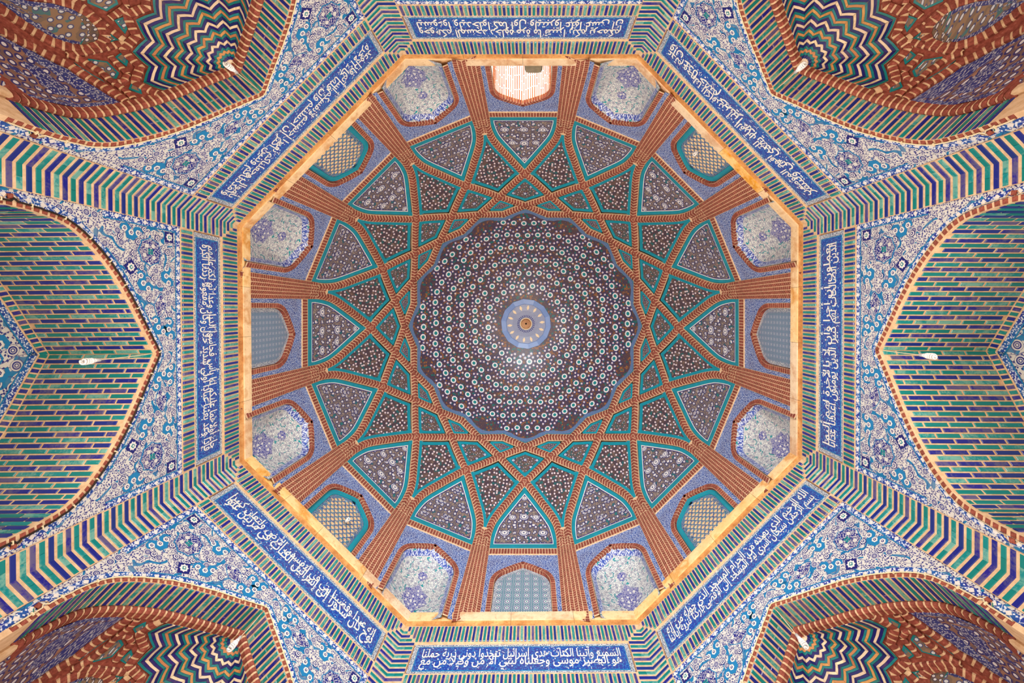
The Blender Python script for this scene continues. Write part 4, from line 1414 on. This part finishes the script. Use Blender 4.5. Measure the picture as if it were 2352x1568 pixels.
def place(name, me, parent, xy, rpx, d, rib=False, spin=0.0):
    """lay a flat piece of radius rpx (seen from the axis) on the dome at xy"""
    e = 1.0
    p, px, py = lift([xy, (xy[0] + e, xy[1]), (xy[0], xy[1] + e)], d, rib)
    ex = px - p; s = np.linalg.norm(ex) * rpx / e; ex = ex / np.linalg.norm(ex)
    q = py - p; ey = np.cross(q, ex); ey /= np.linalg.norm(ey)
    c = p - np.array([0, 0, p[2] - 0])                        # outward direction from the axis
    if ey @ np.array([c[0], c[1], 3.0]) < 0: ey = -ey
    ez = np.cross(ex, ey)
    Mx = frame(p[0], p[1], p[2], ex, ey, ez) @ Matrix.Rotation(spin, 4, 'Y') @ Matrix.Diagonal((s, 0.12, s, 1))
    return add(name, me, parent, Mx)

def panel_meshes(out, mat, bw, white, rib=False):
    a, b = MB(), MB()
    I = inset2(out, bw)
    lgrid(a, [out, I], [0.010, 0.010], 'turq', rib, True)
    lgrid(a, [out, out], [-0.05, 0.010], 'turq', rib, True)
    lgrid(a, [I, I], [0.010, -0.004], 'turq', rib, True)
    if white:
        J = inset2(out, bw + 1.8)
        lgrid(a, [I, J], [0.004, 0.004], 't_white', rib, True)
        J2 = inset2(out, bw + 3.4)
        lgrid(a, [J, J2], [0.003, 0.003], 't_navy', rib, True)
    patch(b, inset2(out, bw * 0.5), 0.0, mat, 7, rib, 0)
    return b, a, I
pA, pA_b, PETI = panel_meshes(PET, 'mosA', 7.5, True)
meA, meA_b = pA.mesh('petal_panel'), pA_b.mesh('turquoise_border')
pB, pB_b, KITI = panel_meshes(KIT, 'mosB', 6.5, False, True)
meB, meB_b = pB.mesh('kite_panel'), pB_b.mesh('turquoise_border')
pC, pC_b, DIAI = panel_meshes(DIA, 'mosC', 5.5, False)
meC, meC_b = pC.mesh('diamond_panel'), pC_b.mesh('turquoise_border')
pD, pD_b, TRII = panel_meshes(TRI, 'mosD', 4.0, False, True)
meD, meD_b = pD.mesh('triangle_panel'), pD_b.mesh('turquoise_border')

def scatter(poly, rmin, n, margin, seed):
    r = random.Random(seed); P = inset2(poly, margin); mn, mx = P.min(0), P.max(0); L = []
    for _ in range(n * 60):
        p = (r.uniform(mn[0], mx[0]), r.uniform(mn[1], mx[1]))
        if inside(p, P) and all(math.hypot(p[0] - q[0], p[1] - q[1]) > rmin for q in L): L.append(p)
        if len(L) >= n: break
    return L
A1_BIG = [(0, 390, 7.5), (-27, 431, 9.5), (0, 430, 11.5), (27, 431, 9.5), (-44, 464, 11.5), (0, 464, 11.5), (44, 464, 11.5)]
A1_MED = [(-21, 409, 4.8), (21, 409, 4.8), (-22, 447, 5.0), (22, 447, 5.0), (-23, 478, 5.0), (23, 478, 5.0), (-66, 478, 4.5), (66, 478, 4.5)]
A1_SML = [(0, 409, 3), (-11, 398, 2.6), (11, 398, 2.6), (-32, 418, 2.8), (32, 418, 2.8), (-22, 429, 3), (22, 429, 3), (0, 447, 3), (-44, 447, 3), (44, 447, 3), (-63, 460, 3), (63, 460, 3), (-12, 418, 2.6), (12, 418, 2.6),
          (-9, 478, 2.8), (9, 478, 2.8), (-40, 478, 2.8), (40, 478, 2.8), (-23, 464, 3), (23, 464, 3), (-12, 440, 2.6), (12, 440, 2.6), (-33, 440, 2.6), (33, 440, 2.6)]
A2_BIG = [(0, 402, 9), (-26, 436, 11), (26, 430, 10), (0, 466, 11), (-52, 470, 10), (54, 468, 10)]
A2_MED = [p + (5.5,) for p in scatter(PETI, 17, 12, 9, 3) if all(math.hypot(p[0] - q[0], p[1] - q[1]) > 17 for q in A2_BIG)]
K_DOTS = None
for k in range(16):
    side_bay = k % 2 == 0
    o = add('petal_panel', meA, dome, RZ(k)); add('turquoise_border', meA_b, o)
    if side_bay:
        for x, y, r in A1_BIG: place('rosette', ROS_BIG, o, (x, y), r, 0.004)
        for x, y, r in [p for p in A1_MED if inside(p[:2], inset2(PETI, 6))]: place('rosette', ROS_MED, o, (x, y), r, 0.004)
        for x, y, r in [p for p in A1_SML if inside(p[:2], inset2(PETI, 6))]: place('rosette', ROS_SML, o, (x, y), r, 0.004)
    else:
        for x, y, r in [p for p in A2_BIG if inside(p[:2], inset2(PETI, 6))]:
            place('flower', DAISY, o, (x, y), r * 0.55, 0.004)
            for q in range(6):
                a = 2 * pi * q / 6
                p2 = (x + math.cos(a) * r * .85, y + math.sin(a) * r * .72)
                if inside(p2, inset2(PETI, 7)): place('flower', DAISY, o, p2, r * 0.38, 0.004)
        for x, y, r in A2_MED: place('flower', DAISY, o, (x, y), r, 0.004)
    o = add('kite_panel', meB, dome, RZ(k - 0.5)); add('turquoise_border', meB_b, o)
    o = add('diamond_panel', meC, dome, RZ(k)); add('turquoise_border', meC_b, o)
    for (x, y) in ((0, 338), (-13.5, 322), (13.5, 322), (0, 306), (-27, 307), (27, 307), (-14, 293), (14, 293)):
        if inside((x, y), inset2(DIAI, 1.0)): place('rosette', ROS_C, o, (x, y), 4.4, 0.004)
    o = add('triangle_panel', meD, dome, RZ(k - 0.5)); add('turquoise_border', meD_b, o)

# --- crown of the dome ----------------------------------------------------------
mb = MB()
rr = [258, 240, 215, 190, 160, 130, 100, 75, 54]
rows = [np.stack([r * np.sin(ang), r * np.cos(ang)], 1) for r in rr]
lgrid(mb, rows, [-0.07] * len(rr), 'mosE', False, True)
crown = add('crown', mb.mesh('dome_crown', True), dome)
# scalloped rim
mb = MB()
na = 16 * 12
aa = np.linspace(0, 2 * pi, na, endpoint=False)
def rim_r(f):
    out = []
    for t in aa:
        dl = (math.degrees(t) + 11.25) % 22.5 - 11.25
        out.append(f(abs(dl)))
    return np.array(out)
r_out = rim_r(lambda q: 276.0 - 15.0 * min(1, q / 11.25) - 5)
r_mid = r_out - 6.5
r_in = r_out - 15.5 + 2.2 * np.abs(np.sin(aa * 24))
ring = lambda r: np.stack([r * np.sin(aa), r * np.cos(aa)], 1)
lgrid(mb, [ring(r_out), ring(r_mid)], [0.0, -0.045], 'turq', False, True)
lgrid(mb, [ring(r_mid), ring(r_in)], [-0.045, -0.06], 'rimband', False, True)
add('scalloped_rim', mb.mesh('scalloped_rim'), crown)
# rings of rosettes, eight more in each ring outwards
spots = []
for q, (n, r0) in enumerate(((24, 87.5), (32, 118), (40, 148.5), (48, 179), (56, 209), (64, 238))):
    for j in range(n):
        t = 2 * pi * (j + 0.25 * q) / n + 0.09
        oc = (math.degrees(t) % 45) - 22.5
        r = r0 * (1.0 + 0.028 * math.cos(rad(oc * 8)))
        if r > 241: continue
        spots.append((r * math.sin(t), r * math.cos(t)))
for p in spots: place('rosette', ROS_CRN, crown, p, 7.6, -0.064, False, rng.random())
stars = []
cell = {}
def free_at(p, dm):
    c = (int(p[0] // 8), int(p[1] // 8))
    for i in (-1, 0, 1):
        for j in (-1, 0, 1):
            for q in cell.get((c[0] + i, c[1] + j), ()):
                if math.hypot(p[0] - q[0], p[1] - q[1]) < dm: return False
    return True
for (x, y) in spots:
    t0 = math.atan2(x, y)
    for rad_, n in ((12.6, 8), (18.5, 10)):
        for j in range(n):
            a = t0 + 2 * pi * j / n + (0.3 if rad_ > 15 else 0)
            p = (x + rad_ * math.sin(a), y + rad_ * math.cos(a)); r = math.hypot(*p)
            if not 62 < r < 246: continue
            if any(abs(p[0] - q[0]) < 11 and abs(p[1] - q[1]) < 11 and math.hypot(p[0] - q[0], p[1] - q[1]) < 10.6 for q in spots): continue
            if free_at(p, 7.6):
                cell.setdefault((int(p[0] // 8), int(p[1] // 8)), []).append(p); stars.append(p)
mb = MB()
for (x, y) in stars:
    a0 = rng.random() * 6
    P = np.array([(x + 3.9 * math.cos(a0 + 2 * pi * k / 6), y + 3.9 * math.sin(a0 + 2 * pi * k / 6)) for k in range(6)])
    mb.poly(lift(P, -0.0655), 't_navy', P)
    P = np.array([(x + (2.8 if k % 2 == 0 else 1.8) * math.cos(a0 + 2 * pi * k / 10), y + (2.8 if k % 2 == 0 else 1.8) * math.sin(a0 + 2 * pi * k / 10)) for k in range(10)])
    mb.poly(lift(P, -0.0625), 't_pink', P)
add('small_stars', mb.mesh('small_stars'), crown, None, kind='stuff')
# medallion at the apex
mb = MB()
a14 = np.linspace(0, 2 * pi, 14, endpoint=False) + 0.1
rg = lambda r, A=a14: np.stack([r * np.sin(A), r * np.cos(A)], 1)
lgrid(mb, [rg(57), rg(57), rg(46), rg(45)], [-0.09, -0.045, -0.045, -0.05], 'medband', False, True)
a56 = np.linspace(0, 2 * pi, 56, endpoint=False)
lgrid(mb, [rg(46, a56), rg(30, a56), rg(14, a56)], [-0.05] * 3, 'medcore', False, True)
med = add('apex_medallion', mb.mesh('apex_medallion'), dome)
for k in range(14):
    a = 2 * pi * (k + .5) / 14 + 0.1
    c, s = math.sin(a), math.cos(a)
    mb = MB()
    q = [(0, -6.2), (2.2, -2.5), (2.9, 0), (2.2, 2.5), (0, 6.2), (-2.2, 2.5), (-2.9, 0), (-2.2, -2.5)]
    P = np.array([(37 * c + u * s + v * c, 37 * s - u * c + v * s) for u, v in q])
    mb.prism(lift(P, -0.05), lift(P, -0.04), 't_cream', P)
    add('almond_tile', mb.mesh('almond_tile'), med)
for k in range(28):
    a = 2 * pi * k / 28; c, s = math.sin(a), math.cos(a)
    mb = MB()
    P = np.array([(17.5 * c + u * s + v * c, 17.5 * s - u * c + v * s) for u, v in ((-.8, -2.6), (.8, -2.6), (1.1, 2.6), (-1.1, 2.6))])
    mb.prism(lift(P, -0.05), lift(P, -0.042), 't_navy', P)
    add('petal_tile', mb.mesh('petal_tile'), med)
mb = MB()
a32 = np.linspace(0, 2 * pi, 32, endpoint=False)
lgrid(mb, [rg(13.6, a32), rg(13.6, a32), rg(12.0, a32), rg(12.0, a32)], [-0.06, -0.03, -0.03, -0.2], 't_cream', False, True)
add('apex_ring', mb.mesh('apex_ring'), med)
mb = MB()
lgrid(mb, [rg(12.2, a32), rg(12.2, a32), rg(7, a32), rg(0.1, a32)], [-0.05, -0.30, -0.32, -0.33], 'dark', False, True)
add('apex_socket', mb.mesh('apex_socket'), med)

# ------------------------------------------------------------------ drum with sixteen bays
drum = add('wall_drum', None, None, T(AX[0], AX[1], ZC), kind='structure', category='wall',
           label='sixteen sided drum of arched tile bays above the sandstone cornice')
ZQ = RD / 4.19; HW = RD * math.tan(rad(11.25)); HLO = 6.80; HSOL = 8.60 * ZQ
B0 = Arch([(u_ * ZQ, h_ * ZQ) for u_, h_ in ((0, 8.353), (.18, 8.25), (.35, 8.13), (.455, 8.04), (.52, 7.93), (.552, 7.82), (.56, 7.7), (.56, 7.3), (.56, 6.7))])
B1 = B0.inset(0.085)
def bay_wall():
    pts = [B0.inset(0.0).at(s)[0] for s in B0.full(0.05)]
    out = [(-HW, HLO)] + [tuple(p) for p in pts] + [(HW, HLO), (HW, HSOL), (-HW, HSOL)]
    bm = bmesh.new()
    f = bm.faces.new([bm.verts.new((x, RD, z)) for x, z in out]); f.normal_update(); bmesh.ops.triangulate(bm, faces=[f], ngon_method='EAR_CLIP')
    me = bpy.data.meshes.new('drum_bay'); bm.to_mesh(me); bm.free(); me.materials.append(M['spandrel'])
    return me
ME_BAY = bay_wall()
def bay_trim():
    base, brk = MB(), MB()
    q = [B0.at(s) for s in B0.full(0.05)]
    w = 0.085
    base.grid(np.array([[((p + n * a)[0], RD + y, (p + n * a)[1]) for p, t, n in q] for a, y in ((0, 0), (0, -0.018), (w, -0.018), (w, 0.06))]), 'mortar')
    P = 0.062; k = int(B0.S / P)
    for sg in (-1, 1):
        for j in range(k):
            p, t, n = B0.at(sg * (j + .5) * P); e = P * .39
            c = [p - t * e + n * .006, p + t * e + n * .006, p + t * e + n * (w - .006), p - t * e + n * (w - .006)]
            brk.prism([(x, RD - .016, z) for x, z in c], [(x, RD - .0225, z) for x, z in c], 'red_d')
            # the turned-in edge of the arch
            c2 = [p - t * e, p + t * e]
            a = [c2[0] + n * (w + .004), c2[1] + n * (w + .004)]
            brk.poly([(a[0][0], RD - .0225, a[0][1]), (a[1][0], RD - .0225, a[1][1]), (a[1][0], RD + .05, a[1][1]), (a[0][0], RD + .05, a[0][1])], 'red_d')
    return base.mesh('arch_edge'), brk.mesh('arch_bricks')
ME_BT = bay_trim()
def soldier():
    base, brk = MB(), MB()
    h0, h1, u1 = HSOL, HT - 0.02, HW - 0.19
    base.prism([(-u1, RD, h0), (u1, RD, h0), (u1, RD, h1), (-u1, RD, h1)], [(-u1, RD - .02, h0), (u1, RD - .02, h0), (u1, RD - .02, h1), (-u1, RD - .02, h1)], 'mortar')
    base.poly([(-HW, RD, h0), (HW, RD, h0), (HW, RD, HT + .05), (-HW, RD, HT + .05)], 'mortar')
    n = 23; p = 2 * u1 / n
    for k in range(n):
        u = (k - (n - 1) / 2) * p; e = p * .38
        c = [(u - e, h0 + .012), (u + e, h0 + .012), (u + e, h1 - .03), (u - e, h1 - .03)]
        brk.prism([(x, RD - .018, z) for x, z in c], [(x, RD - .026, z) for x, z in c], 'red_d')
    return base.mesh('brick_course'), brk.mesh('course_bricks')
ME_SOL = soldier()

def shell_mesh():
    """concave tiled shell that fills a corner of the octagon"""
    mb = MB()
    lip = 6.80; ztop = B1.P[0][1]
    zs = np.concatenate([np.linspace(lip, 7.7, 9), np.linspace(7.8, ztop, 12)])
    rows, uvs = [], []
    for z in zs:
        # half width of the opening at this height
        idx = np.argsort(B1.P[:, 1]); wv = np.interp(z, B1.P[idx, 1], B1.P[idx, 0])
        t = (z - lip) / (ztop - lip)
        g = math.sqrt(max(0.0, 1 - t ** 2.2))
        row, ur = [], []
        for f in np.linspace(-1, 1, 21):
            u = f * wv
            V = 0.40 * (1 - abs(u) / 0.50)                    # plan of the corner
            Rn = 0.36 * math.sqrt(max(0.0, 1 - f * f))
            bl = min(1, t * 1.8)
            dpt = (V * (1 - bl) + Rn * bl) * g + 0.012
            row.append((u, RD + dpt, z)); ur.append((u * 1.1 + 3, z - dpt * .6))
        rows.append(row); uvs.append(ur)
    mb.grid(np.array(rows), 'shell', np.array(uvs))
    # plain reveal up to the red edge
    q = [B1.at(s)[0] for s in B1.full(0.05)]
    mb.grid(np.array([[(p[0], RD - .01, p[1]) for p in q], [(p[0], RD + .03, p[1]) for p in q]]), 'mortar')
    return mb.mesh('corner_shell', False), np.array(rows)
ME_SHELL, SHG = shell_mesh()
def shell_extra():
    """edge band, lower navy kites and the two medallions, following the shell"""
    def at(u, z, d):
        zs = SHG[:, 0, 2]; k = int(np.clip(np.searchsorted(zs, z) - 1, 0, len(zs) - 2)); f = (z - zs[k]) / (zs[k + 1] - zs[k])
        def rowy(r): return np.interp(u, SHG[r][:, 0], SHG[r][:, 1])
        return (u, rowy(k) * (1 - f) + rowy(k + 1) * f - d, z)
    def patch3(outline, d, m):
        mb = MB(); O = []
        for k in range(len(outline)):
            a, b = np.array(outline[k]), np.array(outline[(k + 1) % len(outline)])
            for t in np.linspace(0, 1, 5, endpoint=False): O.append(a + (b - a) * t)
        O = np.array(O); c = O.mean(0)
        rows = [[at(*(c + (p - c) * f), d) for p in O] for f in np.linspace(1, 0.01, 5)]
        uv = [[tuple((c + (p - c) * f) * 1.1) for p in O] for f in np.linspace(1, 0.01, 5)]
        mb.grid(np.array(rows), m, np.array(uv), True)
        mb.grid(np.array([[at(*p, d - .01) for p in O], rows[0]]), m, None, True)
        return mb
    L = []
    big = [(0, 7.05), (-.10, 7.18), (-.22, 7.30), (-.17, 7.42), (-.20, 7.50), (-.08, 7.60), (0, 7.72), (.08, 7.60), (.20, 7.50), (.17, 7.42), (.22, 7.30), (.10, 7.18)]
    L.append(('medallion', patch3(big, 0.012, 'shell_med').mesh('medallion')))
    sm = [(0.085 * math.cos(a), 7.90 + .085 * math.sin(a)) for a in np.linspace(0, 2 * pi, 12, endpoint=False)]
    L.append(('medallion', patch3(sm, 0.012, 'shell_med').mesh('medallion')))
    mb = MB()
    q = [B1.at(s) for s in B1.full(0.06)]
    mb.grid(np.array([[at(np.clip((p + n * a)[0], -.47, .47), min((p + n * a)[1], B1.P[0][1] - .01), 0.006) for p, t, n in q if p[1] > 6.9] for a in (0.004, 0.055)]), 'shelledge',
            np.array([[(s * 1.0, a) for (p, t, n), s in zip(q, B1.full(0.06)) if p[1] > 6.9] for a in (0.004, 0.055)]))
    L.append(('shell_border', mb.mesh('shell_border')))
    return L
ME_SHX = shell_extra()
def grid_panel(mat):
    pts = [B1.at(s)[0] for s in B1.full(0.05)]
    bm = bmesh.new(); f = bm.faces.new([bm.verts.new((p[0], RD + 0.05, p[1])) for p in pts]); f.normal_update(); bmesh.ops.triangulate(bm, faces=[f], ngon_method='EAR_CLIP')
    me = bpy.data.meshes.new('tile_panel'); bm.to_mesh(me); bm.free(); me.materials.append(M[mat]); return me
ME_GRID, ME_GRIDF = grid_panel('grid'), grid_panel('gridf')
mb = MB()
q = [B1.at(s) for s in B1.full(0.05)]
mb.grid(np.array([[((p + n * a)[0], RD + 0.046, (p + n * a)[1]) for p, t, n in q] for a in (0, 0.06)]), 'frieze')
ME_GB = mb.mesh('panel_border')

def star_pts(cx, cz, r, r2, n=6, a0=pi / 2):
    return [(cx + (r if k % 2 == 0 else r2) * math.cos(a0 + pi * k / n), cz + (r if k % 2 == 0 else r2) * math.sin(a0 + pi * k / n)) for k in range(2 * n)]
def lattice():
    """pierced screen with star holes: thick plate, each hole a tube with lit sides"""
    mb = MB(); sx, sz = 0.094, 0.150
    Bi = B0.inset(0.165)
    inP = [tuple(Bi.at(s)[0]) for s in Bi.full(0.04)]
    bm = bmesh.new()
    y0 = RD + 0.05
    cells = []
    j = 0; z = 6.86
    tube = MB()
    # each cell is a hexagon-free rectangle with a star cut out of it
    nx = 5
    while z < 8.25:
        for i in range(-6, 7):
            cx = i * sx + (sx / 2 if j % 2 else 0)
            cells.append((cx, z))
        j += 1; z += sz / 2
    # rectangles of half row height cannot hold a star, so use full diamonds
    for (cx, cz) in cells:
        D = [(cx + sx / 2, cz), (cx, cz + sz / 2), (cx - sx / 2, cz), (cx, cz - sz / 2)]
        if not all(inside(p, inP) or p[1] < 6.9 for p in D) or not inside((cx, max(cz, 6.9)), inP): continue
        S = star_pts(cx, cz, 0.044, 0.024)
        # ring of quads between the diamond outline and the star
        O = []
        for k in range(12):
            a = pi / 2 + pi * k / 6
            dx, dz = math.cos(a), math.sin(a)
            t = 1 / (abs(dx) / (sx / 2) + abs(dz) / (sz / 2))
            O.append((cx + dx * t, cz + dz * t))
        b = mb.verts([(x, y0, zz) for x, zz in O], O); s = mb.verts([(x, y0, zz) for x, zz in S], S)
        e = mb.verts([(x, y0 + 0.085, zz) for x, zz in S], S)
        for k in range(12):
            kk = (k + 1) % 12
            mb.face((b + k, b + kk, s + kk, s + k), 'mosJ')
            mb.face((s + k, s + kk, e + kk, e + k), 't_cream')
    # turquoise frame between the brick edge and the screen
    qi = [B1.at(s) for s in B1.full(0.05)]
    mb2 = MB()
    mb2.grid(np.array([[((p + n * a)[0], RD + y, (p + n * a)[1]) for p, t, n in qi] for a, y in ((-0.005, 0.03), (0.012, 0.04), (0.085, 0.046), (0.085, 0.07))]), 'turq')
    # blocks out of the ragged edge behind the frame
    mb2.grid(np.array([[((p + n * a)[0], RD + 0.062, (p + n * a)[1]) for p, t, n in qi] for a in (0.0, 0.15)]), 'mosJ',
             np.array([[tuple(p + n * a) for p, t, n in qi] for a in (0.0, 0.15)]))
    return mb.mesh('star_screen'), mb2.mesh('turquoise_frame')
ME_LAT, ME_LATF = lattice()
def window_meshes():
    q = [B1.at(s) for s in B1.full(0.03)]
    mb = MB()
    mb.grid(np.array([[(p[0], RD + y, p[1]) for p, t, n in q] for y in (-0.01, 0.3, 0.75)]), 'white_mortar')
    brk = MB()
    P = 0.047; r = random.Random(4)
    for sg in (-1, 1):
        for j in range(int(1.05 / P)):
            p, t, n = B1.at(sg * (j + .5) * P)
            y = 0.0
            while y < 0.74:
                L = r.uniform(.12, .26); e = P * r.uniform(.10, .20)
                c = [(p + t * e * s_ + n * dd) for s_ in (-1, 1) for dd in (.0, .004)]
                f0 = [(c[0][0], RD + y, c[0][1]), (c[2][0], RD + y, c[2][1]), (c[2][0], RD + min(.75, y + L), c[2][1]), (c[0][0], RD + min(.75, y + L), c[0][1])]
                f1 = [(x + n[0] * .005, yy, z + n[1] * .005) for x, yy, z in f0]
                brk.prism(f0, f1, 'rust'); y += L + .02
    par = MB()
    par.prism([(-.475, RD + .10, HLO), (.475, RD + .10, HLO), (.475, RD + .10, 7.10), (-.475, RD + .10, 7.10)],
              [(-.475, RD + .02, HLO), (.475, RD + .02, HLO), (.475, RD + .02, 7.10), (-.475, RD + .02, 7.10)], 'spandrel')
    par.prism([(-.475, RD + .02, 7.06), (.475, RD + .02, 7.06), (.475, RD + .02, 7.10), (-.475, RD + .02, 7.10)],
              [(-.475, RD + .012, 7.06), (.475, RD + .012, 7.06), (.475, RD + .012, 7.10), (-.475, RD + .012, 7.10)], 'frieze')
    return mb.mesh('window_soffit'), brk.mesh('soffit_bricks'), par.mesh('parapet')
ME_WIN = window_meshes()
for k in range(16):
    b = add('drum_bay', ME_BAY, drum, RZ(k))
    add('arch_edge', ME_BT[0], b); add('arch_bricks', ME_BT[1], b, None, kind='stuff')
    add('brick_course', ME_SOL[0], b); add('course_bricks', ME_SOL[1], b, None, kind='stuff')
    if k % 2:
        add('corner_shell', ME_SHELL, b)
        for nm, me in ME_SHX: add(nm, me, b)
    elif k in (0, 4, 12):
        add('tile_panel', ME_GRID if k == 0 else ME_GRIDF, b); add('panel_border', ME_GB, b)
    elif k == 8:
        add('window_soffit', ME_WIN[0], b); add('soffit_bricks', ME_WIN[1], b, None, kind='stuff'); add('parapet', ME_WIN[2], b)
    else:
        add('star_screen', ME_LAT, b); add('turquoise_frame', ME_LATF, b)
# masonry behind the drum, with gaps for the window and the screens
mb = MB()
for k in range(16):
    if k in (8, 2, 6, 10, 14): continue
    a0, a1 = rad(22.5 * (k - .5)), rad(22.5 * (k + .5)); r = (RD + 0.55) / math.cos(rad(11.25))
    mb.poly([(-r * math.sin(a0), r * math.cos(a0), 6.6), (-r * math.sin(a1), r * math.cos(a1), 6.6), (-r * math.sin(a1), r * math.cos(a1), 9.4), (-r * math.sin(a0), r * math.cos(a0), 9.4)], 'plaster')
add('drum_masonry', mb.mesh('drum_masonry'), drum)

# daylight outside the drum window
area('daylight_drum_window', (AX[0], AX[1] - RD - 1.3, ZC + 6.9), (AX[0], AX[1] - RD + .1, ZC + 8.0), 1.2, 1.2, 60, (1.0, 0.98, 0.94))
for k in (2, 6, 10, 14):
    a = rad(22.5 * k); dx, dy = -math.sin(a), math.cos(a)
    area('daylight_star_screen', (AX[0] + dx * (RD + .9), AX[1] + dy * (RD + .9), ZC + 7.0), (AX[0] + dx * RD, AX[1] + dy * RD, ZC + 7.7), 1.0, 1.0, 16 if k in (2, 14) else 34, (1.0, 0.93, 0.82))

# ------------------------------------------------------------------ wooden beam stub in the window
mb = MB()
pr = [(-.15, -.12), (.15, -.12), (.15, .10), (.10, .13), (-.10, .13), (-.15, .10)]
def sec(y, s, dz): return [(x * s, y, z * s + dz) for x, z in pr]
for (a, b) in ((sec(0.45, 1, 0), sec(0.10, 1, 0)), (sec(0.10, 1, 0), sec(-0.06, .92, .0)), (sec(-0.06, .92, 0), sec(-0.10, .80, .01))):
    s = mb.verts(a); t = mb.verts(b)
    for i in range(6): mb.face((s + i, s + (i + 1) % 6, t + (i + 1) % 6, t + i), 'wood')
mb.poly(sec(-0.10, .80, .01), 'wood')
mb.poly(sec(0.45, 1, 0), 'wood')
Mb = T(AX[0], AX[1], ZC) @ RZ(8) @ T(-0.19, RD + 0.06, 7.10)
add('wooden_beam', mb.mesh('wooden_beam'), None, Mb, category='beam', label='weathered wooden beam end lying across the sill of the drum window')

# ------------------------------------------------------------------ lamps
def tube(mb, path, r, m, n=8):
    P = np.array(path, float); rows = []
    up = np.array([0.31, 0.52, 0.79])
    for k in range(len(P)):
        t = P[min(k + 1, len(P) - 1)] - P[max(k - 1, 0)]; t /= np.linalg.norm(t)
        u = np.cross(t, up); u /= np.linalg.norm(u); v = np.cross(t, u)
        rows.append([P[k] + r * (math.cos(a) * u + math.sin(a) * v) for a in np.linspace(0, 2 * pi, n, endpoint=False)])
    mb.grid(np.array(rows), m, None, True)
def lathe(mb, prof, m, n=16):
    rows = [[(r * math.cos(a), r * math.sin(a), z) for a in np.linspace(0, 2 * pi, n, endpoint=False)] for r, z in prof]
    mb.grid(np.array(rows), m, None, True)
mb = MB()
lathe(mb, [(0.001, 0.0), (0.016, -0.001), (0.018, -0.05), (0.021, -0.055), (0.021, -0.062), (0.019, -0.066)], 'plastic')
ME_SOCK = mb.mesh('socket', True)
mb = MB()
lathe(mb, [(0.018, -0.064), (0.025, -0.075), (0.031, -0.092), (0.030, -0.100), (0.001, -0.101)], 'plastic')
ME_CAP = mb.mesh('ballast', True)
mb = MB()
N = 150
path = []
for k in range(N):
    t = k / (N - 1); a = 2 * pi * 3.6 * t
    r = 0.027 - 0.004 * abs(2 * t - 1)
    path.append((r * math.cos(a), r * math.sin(a), -0.10 - 0.085 * t))
path.append((0.0, 0.0, -0.188))
tube(mb, path, 0.0075, 'plastic', 8)
ME_SPIRAL = mb.mesh('spiral_tube', True)
def lamp(name, pos, cord_top, label, group, tilt=(0, 0), scale=1.0):
    e = add(name, None, None, T(*pos) @ Matrix.Rotation(tilt[0], 4, 'X') @ Matrix.Rotation(tilt[1], 4, 'Y') @ Matrix.Diagonal((scale, scale, scale, 1)),
            category='lamp', label=label, group=group)
    add('socket', ME_SOCK, e); add('ballast', ME_CAP, e); add('spiral_tube', ME_SPIRAL, e)
    if cord_top is not None:
        c = MB(); tube(c, [(0, 0, 0), (0.004, 0.003, cord_top * .5), (0, 0, cord_top)], 0.004, 'cable', 6)
        add('cord', c.mesh('cord'), e)
    return e
def on_wall(side, u, y, h):
    return tuple(wall_matrix(SIDES.index(side)) @ Vector((u, y, h)))
GR = 'hanging spiral lamps under the arch crowns'
for side, h, lab in (('left', 4.60, 'white spiral lamp hanging from its cord in the left brick vault'),
                     ('right', 4.74, 'white spiral lamp hanging from its cord in the right brick vault'),
                     ('upper_left', 4.86, 'white spiral lamp hanging in the zigzag niche at upper left'),
                     ('upper_right', 4.88, 'white spiral lamp hanging in the zigzag niche at upper right'),
                     ('lower_right', 4.84, 'white spiral lamp hanging in the zigzag niche at lower right'),
                     ('lower_left', 4.86, 'white spiral lamp hanging in the zigzag niche at lower left')):
    lamp('hanging_lamp', on_wall(side, 0.0, 0.02, h), 5.235 - h, lab, GR)
for k, lab in ((10, 'white spiral lamp fixed in the star screen at upper right'), (2, 'white spiral lamp fixed in the star screen at lower left')):
    p = T(AX[0], AX[1], ZC) @ RZ(k) @ Vector((0.12 if k == 10 else 0.10, RD + 0.05, 7.62))
    a = rad(22.5 * k)
    e = lamp('screen_lamp', p, None, lab, 'lamps in the star screens', (0, 0), 0.9)
    e.matrix_basis = T(*p) @ Matrix.Rotation(a, 4, 'Z') @ Matrix.Rotation(rad(-62), 4, 'X') @ Matrix.Diagonal((.9, .9, .9, 1))

# ------------------------------------------------------------------ cables clipped along the arches
def cable(side, off, y, r, mat, label, clips=True, s0=-2.5, s1=2.5):
    c = MB(); path = []
    rr_ = random.Random(side)
    for s in np.linspace(s0, s1, 90):
        p, t, n = A0.at(s); q = p + n * (off + rr_.uniform(-.003, .003))
        path.append((q[0], y, q[1]))
    tube(c, path, r, mat, 6)
    root = add('arch_cable', c.mesh('arch_cable', True), None, wall_matrix(SIDES.index(side)), category='cable', label=label, group='cables clipped along the arches')
    if clips:
        for s in np.arange(s0 + .15, s1, 0.29):
            p, t, n = A0.at(s); q = p + n * off
            ex = np.array([t[0], 0, t[1]]); ez = np.cross(ex, (0, 1, 0))
            add('clip', box_mesh(0.012, 0.014, 0.034, 'cable'), root, frame(q[0], y + .004, q[1], ex, (0, 1, 0), ez))
for side in ('upper_left', 'upper_right', 'lower_right', 'lower_left'):
    cable(side, 0.012, -0.048, 0.0065, 'cable', 'cream cable clipped along the arch edge of the %s niche' % POS[side])
cable('left', 0.012, -0.046, 0.009, 'darkcable', 'black cable clipped along the red arch edge of the left vault')
cable('right', -0.012, -0.024, 0.0045, 'cable', 'thin cream wire along the arch edge of the right vault', False)
